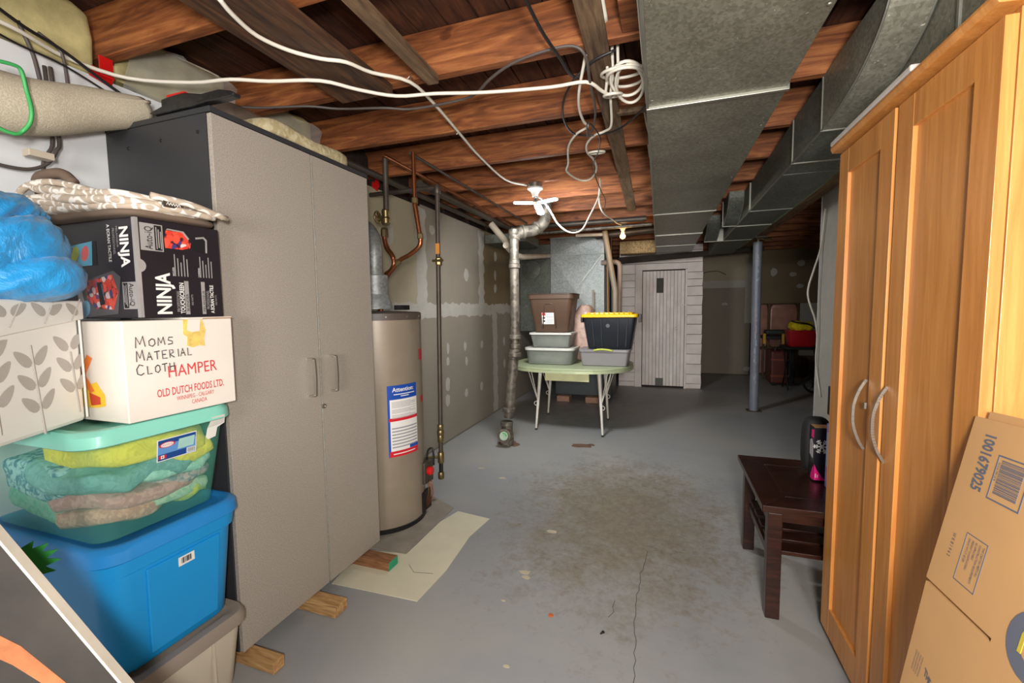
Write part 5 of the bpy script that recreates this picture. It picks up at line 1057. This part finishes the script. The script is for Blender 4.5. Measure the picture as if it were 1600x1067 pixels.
for (x, y) in ((2.14, 7.72), (2.40, 7.72), (2.46, 8.3)):
    w_ = MB().tube([(x + .13 * math.cos(a), y, .15 + .13 * math.sin(a)) for a in [2 * PI * k / 24 for k in range(24)]], .016, 8, closed=True).obj('wheel', 'black_matte', b, smooth=True)
    mb = MB()
    for k in range(6): a = PI * k / 6; mb.tube([(x + .125 * math.cos(a), y, .15 + .125 * math.sin(a)), (x - .125 * math.cos(a), y, .15 - .125 * math.sin(a))], .004, 5)
    o_ = mb.obj('spoke', 'pipe_dark', b); o_['kind'] = 'stuff'
    MB().tube([(x, y - .03, .15), (x, y + .03, .15)], .022, 10).obj('wheel_hub', 'black', b)
for p_, q_ in (((2.14, 7.72, .15), (2.42, 7.8, .5)), ((2.40, 7.72, .15), (2.44, 7.9, .5)), ((2.46, 8.3, .15), (2.44, 7.9, .5)), ((2.14, 7.72, .15), (2.40, 7.72, .15))): MB().tube([p_, q_], .014, 8).obj('frame_tube', 'black', b)
MB().slab((2.5, 7.95, .55), (.14, .14, .08), .6, 20, 10).obj('seat', 'black_matte', b, smooth=True)
b = thing('tool_heap', 'dark folded workbench with yellow clamps beside the suitcase', 'workbench', (1.88, 8.9, 0))
MB().box(1.66, 2.1, 8.8, 9.1, .74, .80).obj('jaw', 'black', b, bev=.006); MB().box(1.70, 2.06, 8.82, 9.08, .82, .90).obj('jaw', plain('dark_green_plastic', (40, 52, 46), .5), b, bev=.02)
for x in (1.68, 2.06): MB().tube([(x, 8.95, .01), (x, 8.95, .74)], .016, 8).obj('leg', 'pipe_dark', b)
for x in (1.66, 1.95): MB().box(x - .02, x + .02, 8.76, 8.8, .66, .84).obj('clamp', plain('yellow_clamp', (206, 160, 30), .5), b, bev=.004)
b.name = 'folding_workbench'
cable('white_power_cord', [(1.19, 4.18, 2.1), (1.19, 4.25, 1.814), (1.148, 4.25, 1.635), (1.112, 4.25, 1.480), (1.120, 4.25, 1.375), (1.170, 4.25, 1.217), (1.190, 4.25, 1.059), (1.185, 4.25, .927), (1.195, 4.25, .794), (1.20, 4.15, .60)], .007, 'white_cable', 'white power cord hanging down the edge of the right wall', 'cord')
tag(MB().box(1.195, 1.208, 3.9, 3.97, .5, .72).obj('wall_outlet', 'black', bev=.004), 'dark outlet box low on the right wall end', 'outlet')
cable('black_wall_wire', [(.60, 9.42, 1.93), (.75, 9.42, 1.99), (.95, 9.42, 2.0), (1.1, 9.42, 1.93)], .006, 'black_cable', 'black wire crossing the back wall above the grey board', 'cable')

# ---------------------------------------------------------------- end table
b = thing('end_table', 'dark brown wooden end table with a slatted lower shelf', 'table', (.72, 2.4, 0))
E = 'espresso'; ex0, ex1, ey0, ey1, ez = .402, 1.02, 2.062, 2.74, .50
MB().prism([(ex0, ey0), (ex0 + .11, ey0 + .13), (ex0 + .11, ey1 - .13), (ex0, ey1)], ((0, 0, 0), X_, Y_), ez - .028, ez).obj('top_board', E, b, bev=.002)
MB().prism([(ex0 + .0015, ey0 - .001), (ex1, ey0 - .001), (ex1 - .1, ey0 + .128), (ex0 + .112, ey0 + .128)], ((0, 0, 0), X_, Y_), ez - .028, ez).obj('top_board', E, b, bev=.002)
MB().prism([(ex0 + .0015, ey1), (ex0 + .112, ey1 - .128), (ex1 - .1, ey1 - .128), (ex1, ey1)], ((0, 0, 0), X_, Y_), ez - .028, ez).obj('top_board', E, b, bev=.002)
MB().box(ex0 + .113, ex1 - .1, ey0 + .131, ey1 - .131, ez - .026, ez - .001).obj('top_panel', E, b, bev=.002)
for x in (.425, .95):
    for y in (2.088, 2.44 + .22): MB().box(x, x + .055, y - .026, y + .029, .002, ez - .029).obj('leg', E, b, bev=.003)
for y in (2.10, 2.655): MB().box(.48, .95, y, y + .02, .42, ez - .03).obj('apron', E, b)
for x in (.43, .975): MB().box(x, x + .02, 2.118, 2.63, .42, ez - .03).obj('apron', E, b)
for y in (2.11, 2.22, 2.33, 2.44, 2.55): MB().box(.455, .97, y, y + .085, .27, .288).obj('shelf_slat', E, b, bev=.002)
for x in (.445, .965): MB().box(x - .0, x + .02, 2.118, 2.63, .235, .268).obj('shelf_rail', E, b)
# boxes on it
b = thing('toy_box', 'black box with a white snowflake and pink corners on the end table', 'box', (.74, 2.46, .502))
MB().box(.682, .80, 2.42, 2.488, .502, .762).obj('box_body', plain('black_gloss_card', (26, 24, 28), .3), b, bev=.002)
MB().box(.684, .798, 2.422, 2.486, .762, .764).obj('brown_top', 'card_edge', b)
PK = plain('print_hot_pink', (232, 24, 130), .4, bump=0)
f1 = ((0, 2.42, 0), X_, Z_); f2 = ((.682, 0, 0), Vector((0, -1, 0)), Z_)
mb = MB(); cx_, cz_ = .714, .672
for k in range(6):
    a = PI * k / 3; u = (math.cos(a), math.sin(a)); mb.bar((cx_, 2.4194, cz_), (cx_ + .035 * u[0], 2.4194, cz_ + .035 * u[1]), .005, .0008, (0, 1, 0))
    for s_ in (-1, 1):
        for q_ in (.016, .025):
            aa = a + s_ * .9; p_ = (cx_ + q_ * u[0], 2.4194, cz_ + q_ * u[1]); mb.bar(p_, (p_[0] + .011 * math.cos(aa), 2.4194, p_[2] + .011 * math.sin(aa)), .0035, .0008, (0, 1, 0))
o_ = mb.obj('snowflake_print', P_WHITE, b); o_['kind'] = 'stuff'
MB().prism([(.685, .508), (.735, .508), (.715, .53), (.695, .56), (.685, .585)], f1, 0, .001).obj('pink_corner', PK, b)
MB().prism([(-2.46, .508), (-2.422, .508), (-2.422, .575), (-2.455, .53)], f2, 0, .001).obj('pink_corner', PK, b)
MB().prism([(-2.46, .71), (-2.43, .71), (-2.43, .75), (-2.46, .745)], f2, 0, .001).obj('pink_corner', PK, b)
MB().prism([(-2.48, .62), (-2.435, .61), (-2.435, .68), (-2.455, .70), (-2.48, .69)], f2, 0, .001).obj('product_print', plain('print_pale_grey', (180, 172, 176), .4, bump=0), b)
for k in range(2): MB().box(.690 + .008 * k, .693 + .008 * k, 2.4175, 2.4188, .52, .54 - .006 * k).obj('text_line', P_WHITE, b)
b = thing('doll_box', 'pale purple toy package leaning between the black box and the wardrobe', 'box', (.80, 2.33, .502))
MB().box(.715, .82, 2.25, 2.37, .502, .80).obj('box_body', plain('print_lilac', (150, 140, 200), .4, 0, .2, 30), b, bev=.002)
MB().prism([(.717, .504), (.818, .504), (.818, .585), (.79, .575), (.76, .545), (.717, .565)], ((0, 2.25, 0), X_, Z_), 0, .0012).obj('purple_corner', plain('print_purple', (110, 24, 130), .4, bump=0), b)
MB().prism([(-2.36, .60), (-2.26, .60), (-2.26, .78), (-2.36, .76)], ((.715, 0, 0), Vector((0, -1, 0)), Z_), 0, .001).obj('window_print', plain('print_pale_blue', (170, 200, 226), .3, bump=0), b)
b = thing('backpack', 'small black backpack standing behind the black toy box', 'bag', (.70, 2.64, .501))
MB().slab((.725, 2.55, .645), (.062, .045, .143), .55, 26, 14).obj('bag_body', 'black_matte', b, smooth=True)
tag(MB().box(.86, .94, 2.3, 2.42, .502, .90).obj('dark_canister', 'pipe_dark', bev=.02), 'dark metal canister standing behind the purple package', 'canister')

# ---------------------------------------------------------------- wardrobe
b = thing('wardrobe', 'honey maple wardrobe with two framed doors and bowed nickel handles', 'wardrobe', (.9, 1.61, .0))
WX, WY0, WY1, WZ0, WZ1 = .627, 1.185, 2.045, .045, 1.925
MA = 'maple'
MB().box(WX + .024, 1.195, WY0, WY0 + .02, 0.0, WZ1).obj('side_panel', MA, b, bev=.001); MB().box(WX + .024, 1.195, WY1 - .02, WY1, 0.0, WZ1).obj('side_panel', MA, b, bev=.001)
MB().box(1.185, 1.195, WY0 + .021, WY1 - .021, .05, WZ1).obj('back_panel', MA, b)
MB().box(WX + .03, 1.185, WY0 + .021, WY1 - .021, .05, .07).obj('bottom_panel', MA, b)
MB().box(WX + .04, WX + .055, WY0 + .021, WY1 - .021, .0, .05).obj('plinth', MA, b)
MB().box(WX + .024, 1.185, WY0 + .021, WY1 - .021, WZ1 - .03, WZ1 - .001).obj('top_rail', MA, b)
tp = MB(); tp.prism([(WX - .022, WZ1 + .004), (WX - .028, WZ1 + .018), (WX - .028, WZ1 + .026), (1.2, WZ1 + .026), (1.2, WZ1 + .001), (WX + .02, WZ1 + .001)], ((0, WY1 + .03, 0), X_, Z_), 0, WY1 - WY0 + .05).obj('top_cap', MA, b, bev=.002)
midy = 1.612
for i, (y0, y1, hy) in enumerate(((WY0 + .001, midy - .006, 1.588), (midy + .006, WY1 - .001, 1.722))):
    x0 = WX - (.004 if i else 0); st = .085; z0, z1 = WZ0, WZ1 - .012
    dpan = MB().box(x0 + .011, x0 + .018, y0 + st - .01, y1 - st + .01, z0 + .09, z1 - .08).obj('door', MA, b)
    for a in ((x0, x0 + .022, y0, y0 + st, z0, z1), (x0, x0 + .022, y1 - st, y1, z0, z1)): MB().box(*a).obj('stile', MA, dpan, bev=.001)
    for a in ((x0 + .0003, x0 + .0217, y0 + st + .0005, y1 - st - .0005, z0, z0 + .11), (x0 + .0003, x0 + .0217, y0 + st + .0005, y1 - st - .0005, z1 - .088, z1)): MB().box(*a).obj('rail', MA, dpan, bev=.001)
    hz0_, hz1_ = .872, 1.102
    P = smooth_path([(x0, hy, hz1_), (x0 - .016, hy, hz1_ - .03), (x0 - .03, hy, .987 + .04), (x0 - .033, hy, .987), (x0 - .03, hy, .987 - .04), (x0 - .016, hy, hz0_ + .03), (x0, hy, hz0_)], 5)
    mb = MB()
    for p_, q_ in zip(P[:-1], P[1:]): mb.bar(p_, q_ + (q_ - p_).normalized() * .001, .008, .006, (0, 1, 0))
    mb.obj('handle', 'chrome', dpan)
MB().box(WX - .014, WX - .008, 1.70, 1.712, 1.01, 1.03).obj('bumper', 'chrome', b)
tag(MB().prism([(2.11, 1.9645), (2.125, 1.9645), (2.13, 1.972), (1.63, 2.004), (1.60, 2.0), (1.46, 1.964), (1.52, 1.953), (1.6, 1.953)], ((.62, 0, 0), Y_, Z_), 0, .28).obj('white_board', plain('dusty_white_board', (206, 196, 190), .6), bev=.003) if False else
    MB().obox((.80, 1.80, 1.972), (1, 0, .01), (0, 1, .0), (-.01, 0, 1), .195, .30, .009).obj('white_board', plain('dusty_white_board', (206, 196, 190), .6), bev=.004), 'dusty white board lying on top of the maple wardrobe', 'board')
cable('board_rope', [(.62, 1.94, 1.985), (.66, 1.86, 1.99), (.70, 1.75, 1.988), (.68, 1.66, 1.989)], .006, 'pvc', 'short pale rope lying on the white board above the wardrobe', 'rope')

# ---------------------------------------------------------------- flattened carton against the wardrobe
O_ = Vector((0.551, 1.162, 0.750)); sv = Vector((-0.021, -0.998, 0.067)).normalized(); Lv = Vector((0.210, 0.061, 0.976)); Lv = (Lv - sv * Lv.dot(sv)).normalized(); nv = sv.cross(Lv)
O_ = O_ + nv * .006
b = thing('flattened_carton', 'flattened brown cardboard carton leaning on the wardrobe, printed in blue-grey', 'box', (.5, .9, 0))
KR = plain('kraft_cardboard', (190, 146, 96), .85, 0, .05, 5, .15); INK = plain('blue_grey_ink', (92, 96, 110), .7, bump=0, var=.05)
kf = (O_, sv, Lv)
MB().prism([(.0, .0035), (.211, .0035), (.211, -.0035), (.003, -.0035), (.02, -.235), (.03, -.77), (.62, -.77), (.62, .372), (.0, .368)], kf, -.006, 0).obj('front_sheet', KR, b)
MB().prism([(.018, -.735), (.62, -.735), (.62, .385), (.024, .384)], kf, -.014, -.008).obj('back_sheet', KR, b)
MB().prism([(.0, .0035), (.208, .0035), (.211, -.001), (.006, -.0045)], kf, -.0075, -.0065).obj('slit_shadow_gap', 'card_edge', b)
KF = lambda a0, b0, ang=0: (lambda a, c_: O_ + sv * (a0 + a) + Lv * (b0 + c_) + nv * .0008)
tdn = lambda a0, b0: (lambda a, c_: O_ + sv * (a0 + c_) + Lv * (b0 - a) + nv * .0008)   # reads downwards
text('1001679025', .043, tdn(.050, .342), INK, b, xs=.55, bold=.03)
text('W K 8 1 9 6 2', .014, tdn(.043, .126), INK, b, xs=.62)
def ring(a0, a1, b0, b1, w_):
    for r_ in ((a0, a1, b0, b0 + w_), (a0, a1, b1 - w_, b1), (a0, a0 + w_, b0 + w_, b1 - w_), (a1 - w_, a1, b0 + w_, b1 - w_)):
        mb = MB(); rect(mb, kf, *r_); mb.obj('print_frame', INK, b)
ring(.0995, .185, .221, .308, .0028); ring(.080, .143, .044, .142, .0016)
mb = MB(); rr = random.Random(6); z = .235
while z < .298:
    w_ = rr.choice((.0008, .0014, .0022)); rect(mb, kf, .112, .172, z, z + w_); z += w_ + rr.choice((.0008, .0014))
o_ = mb.obj('barcode', INK, b); o_['kind'] = 'stuff'
text('10 016 790 25 8', .008, tdn(.1045, .295), INK, b, xs=.7)
for i, s_ in enumerate(('THIS CARTON MEETS ALL', 'CONSTRUCTION REQUIREMENTS', 'AS APPLICABLE', 'FREIGHT CLASSIFICATION', 'GROSS WT LT. 65 LBS')): text(s_, .0085, tdn(.132 - .0105 * i, .134), INK, b, xs=.60)
mb = MB(); vs = []
for k in range(25):
    a = 2 * PI * k / 24; 
    for r_ in (.055, .026): vs.append(O_ + sv * (.292 + r_ * math.cos(a)) + Lv * (.04 + r_ * math.sin(a)) + nv * .0007)
mb.add(vs, [(2 * i, 2 * i + 2, 2 * i + 3, 2 * i + 1) for i in range(24)]); mb.obj('round_seal', INK, b)
MB().prism([(.266, .02), (.274, .02), (.274, .055), (.270, .06), (.266, .05)], kf, .0004, .0012).obj('yellow_print', plain('yellow_ink', (190, 170, 60), .7), b)
text('THE', .020, lambda a, c_: O_ + sv * (.083 + a * .9 - c_ * .1) + Lv * (-.165 - a * .35 + c_) + nv * .0008, INK, b, xs=.8, bold=.03)
for k in range(4): text('CARTON CERTIFICATE', .007, lambda a, c_, k=k: O_ + sv * (.065 - .008 * k + c_ * .8) + Lv * (-.14 - a) + nv * .0008, INK, b, xs=.6)

# ---------------------------------------------------------------- cables under the joists
wc_ = 'white_cable'
cable('white_ceiling_cable', [(-1.273, 1.034, 2.285), (-1.290, 1.093, 2.275), (-1.308, 1.196, 2.272), (-1.279, 1.301, 2.274), (-1.213, 1.384, 2.275), (-1.148, 1.443, 2.28), (-1.116, 1.554, 2.29), (-1.030, 1.698, 2.305), (-1.039, 1.934, 2.310), (-1.089, 2.315, 2.315), (-1.135, 2.694, 2.318), (-1.158, 3.241, 2.32), (-1.05, 3.440, 2.318)], .0075, wc_, 'white cable stapled along the joists and ending at the ceiling lamp')
cable('white_ceiling_cable', [(-1.969, 0.810, 2.260), (-1.979, 0.899, 2.260), (-2.03, 1.045, 2.260), (-1.988, 1.210, 2.260), (-1.792, 1.320, 2.260), (-1.629, 1.355, 2.260), (-1.501, 1.418, 2.260), (-1.309, 1.485, 2.260), (-1.214, 1.598, 2.260), (-1.097, 1.701, 2.260), (-0.933, 1.739, 2.260), (-0.726, 1.805, 2.260), (-0.461, 1.858, 2.260), (-0.316, 1.867, 2.260), (-0.265, 1.966, 2.260), (-0.232, 2.027, 2.260)], .0075, wc_, 'loose white cable crossing from the upper left corner to the cable tangle')
cable('black_ceiling_cable', [(-1.913, 0.804, 2.280), (-1.98, 0.913, 2.280), (-2.01, 1.024, 2.270), (-2.02, 1.181, 2.21), (-1.98, 1.30, 2.16), (-1.75, 1.45, 2.16)], .006, 'black_cable', 'black cable beside the loose white cable above the carpet roll')
cable('black_ceiling_cable', [(-1.95, 0.80, 2.22), (-1.99, 0.90, 2.22), (-2.0, 1.02, 2.215), (-1.99, 1.16, 2.17), (-1.94, 1.26, 2.12)], .004, 'black_cable', 'thinner black cable below the loose white cable above the carpet')
cable('dark_ceiling_cable', [(-2.006, 1.562, 2.310), (-1.825, 1.644, 2.300), (-1.608, 1.733, 2.310), (-1.487, 1.808, 2.310), (-1.268, 1.855, 2.300), (-1.162, 1.909, 2.300), (-0.962, 1.915, 2.300), (-0.821, 1.889, 2.300), (-0.703, 1.787, 2.300), (-0.579, 1.715, 2.305), (-0.442, 1.687, 2.31), (-0.334, 1.692, 2.31), (-0.292, 1.725, 2.28), (-0.301, 1.884, 2.26), (-0.314, 2.112, 2.26), (-0.345, 2.277, 2.25), (-0.396, 2.396, 2.24)], .006, 'cable_grey', 'dark grey cable running left to right under the joists to the tangle')
cable('thin_black_wire', [(-0.396, 2.396, 2.24), (-0.351, 2.121, 2.200), (-0.328, 2.209, 2.200), (-0.323, 2.350, 2.200), (-0.365, 2.555, 2.200), (-0.401, 2.655, 2.200), (-0.441, 2.976, 2.200), (-0.457, 3.400, 2.200), (-0.468, 3.717, 2.200), (-0.574, 4.365, 2.200)], .0035, 'black_cable', 'thin black wire trailing from the tangle toward the furnace')
cable('black_flex_cord', [(-0.424, 1.30, 2.310), (-0.419, 1.426, 2.30), (-0.408, 1.557, 2.290), (-0.386, 1.708, 2.285), (-0.372, 1.817, 2.28), (-0.343, 1.868, 2.285), (-0.280, 1.802, 2.300), (-0.189, 1.79, 2.32)], .006, 'black_cable', 'black cord with a sharp bend in front of the nearest lit joist', 'cord')
cable('black_cable_loop', [(-0.310, 1.832, 2.300), (-0.368, 1.864, 2.270), (-0.436, 1.990, 2.250), (-0.474, 2.191, 2.250), (-0.452, 2.370, 2.250), (-0.326, 2.418, 2.250), (-0.223, 2.369, 2.250), (-0.121, 2.211, 2.250), (-0.089, 2.142, 2.250)], .005, 'black_cable', 'wide black cable loop hanging left of the big duct')
cable('white_drop_cable', [(-0.300, 1.769, 2.31), (-0.354, 1.928, 2.260), (-0.381, 2.078, 2.250), (-0.386, 2.224, 2.250), (-0.379, 2.293, 2.250), (-0.452, 2.370, 2.250), (-0.528, 2.539, 2.250), (-0.585, 2.814, 2.250), (-0.629, 2.979, 2.250), (-0.588, 3.202, 2.250), (-0.513, 3.215, 2.250), (-0.438, 3.010, 2.250), (-0.425, 2.811, 2.250), (-0.440, 2.661, 2.250), (-0.421, 2.527, 2.250), (-0.366, 2.421, 2.250), (-0.305, 2.381, 2.250), (-0.264, 2.311, 2.250), (-0.247, 2.129, 2.30)], .0065, wc_, 'long white cable drooping in a big open loop below the joists', k=5)
def ringc(c_, rx, ry, m, r_, lb, tilt=0):
    tag(MB().tube([Vector(c_) + Vector((rx * math.cos(a), ry * math.sin(a), tilt * math.sin(a))) for a in [2 * PI * k / 28 for k in range(28)]], r_, 6, closed=True).obj('cable_coil', m, smooth=True), lb, 'cable', 'coils of white cable by the duct')
ringc((-.223, 2.01, 2.255), .037, .06, wc_, .0065, 'small white cable ring below the tangle by the furring strip', .02)
ringc((-.378, 2.60, 2.222), .045, .05, wc_, .006, 'small white cable ring inside the big drooping loop', .01)
for i, (rx, ry, z, cx_, cy_) in enumerate(((.075, .12, 2.285, -.165, 1.94), (.065, .10, 2.272, -.158, 1.93), (.085, .085, 2.298, -.175, 1.92), (.055, .12, 2.262, -.15, 1.96))):
    ringc((cx_, cy_, z), rx, ry, wc_, .0065, ['largest', 'second', 'upper', 'lowest'][i] + ' white loop of the cable tangle against the big duct', .02 * (-1) ** i)
for i, (x, y) in enumerate(((-.205, 1.80), (-.185, 1.815), (-.225, 1.79))):
    cable('white_cable_drop', [(x, y, 2.50), (x - .005, y + .05, 2.38), (x - .01, y + .12, 2.30), (x - .03, y + .22, 2.262)], .0065, wc_, ('middle', 'rightmost', 'leftmost')[i] + ' of three white cables dropping from the joist bay into the tangle', group='white drop cables')
cable('white_joist_cable', [(-.234, 1.60, 2.52), (-.228, 1.66, 2.45), (-.221, 1.74, 2.40)], .011, wc_, 'short white cable end on the face of the nearest lit joist')
for i, y in enumerate((2.36, 2.93, 3.48)):
    cable('white_joist_cable', [(-.13, y + .05, 2.50), (-.12, y + .12, 2.42), (-.11, y + .25, 2.36), (-.10, y + .38, 2.345)], .007, 'pvc', ('nearest', 'middle', 'farthest')[i] + ' pale cable running between joists left of the big duct', group='pale cables between joists')
cable('lamp_cord', [(-.96, 3.45, 2.22), (-0.923, 3.450, 2.19), (-0.862, 3.450, 2.103), (-0.800, 3.450, 1.999), (-0.709, 3.450, 1.929), (-0.619, 3.450, 1.938), (-0.560, 3.450, 2.030), (-0.483, 3.470, 2.20), (-.482, 3.48, 2.326)], .006, wc_, 'white cord sagging from the ceiling lamp to the next joist', 'cord')
cable('lamp_cord', [(-.485, 3.55, 2.326), (-0.504, 3.600, 2.212), (-0.478, 3.600, 2.101), (-.46, 4.2, 2.14), (-.50, 5.0, 2.25), (-.479, 5.36, 2.29)], .006, wc_, 'white cord running on from the joist to the small bulb', 'cord')
for i, (x, y) in enumerate(((-1.43 + .4, 1.72), (-1.10, 2.33))):
    tag(MB().tube([(x - .012, y - .02, 2.318), (x, y - .02, 2.328), (x + .012, y - .02, 2.318)], .003, 5).obj('cable_staple', 'chrome'), ('near', 'far')[i] + ' metal staple holding the white cable under a joist', 'staple')
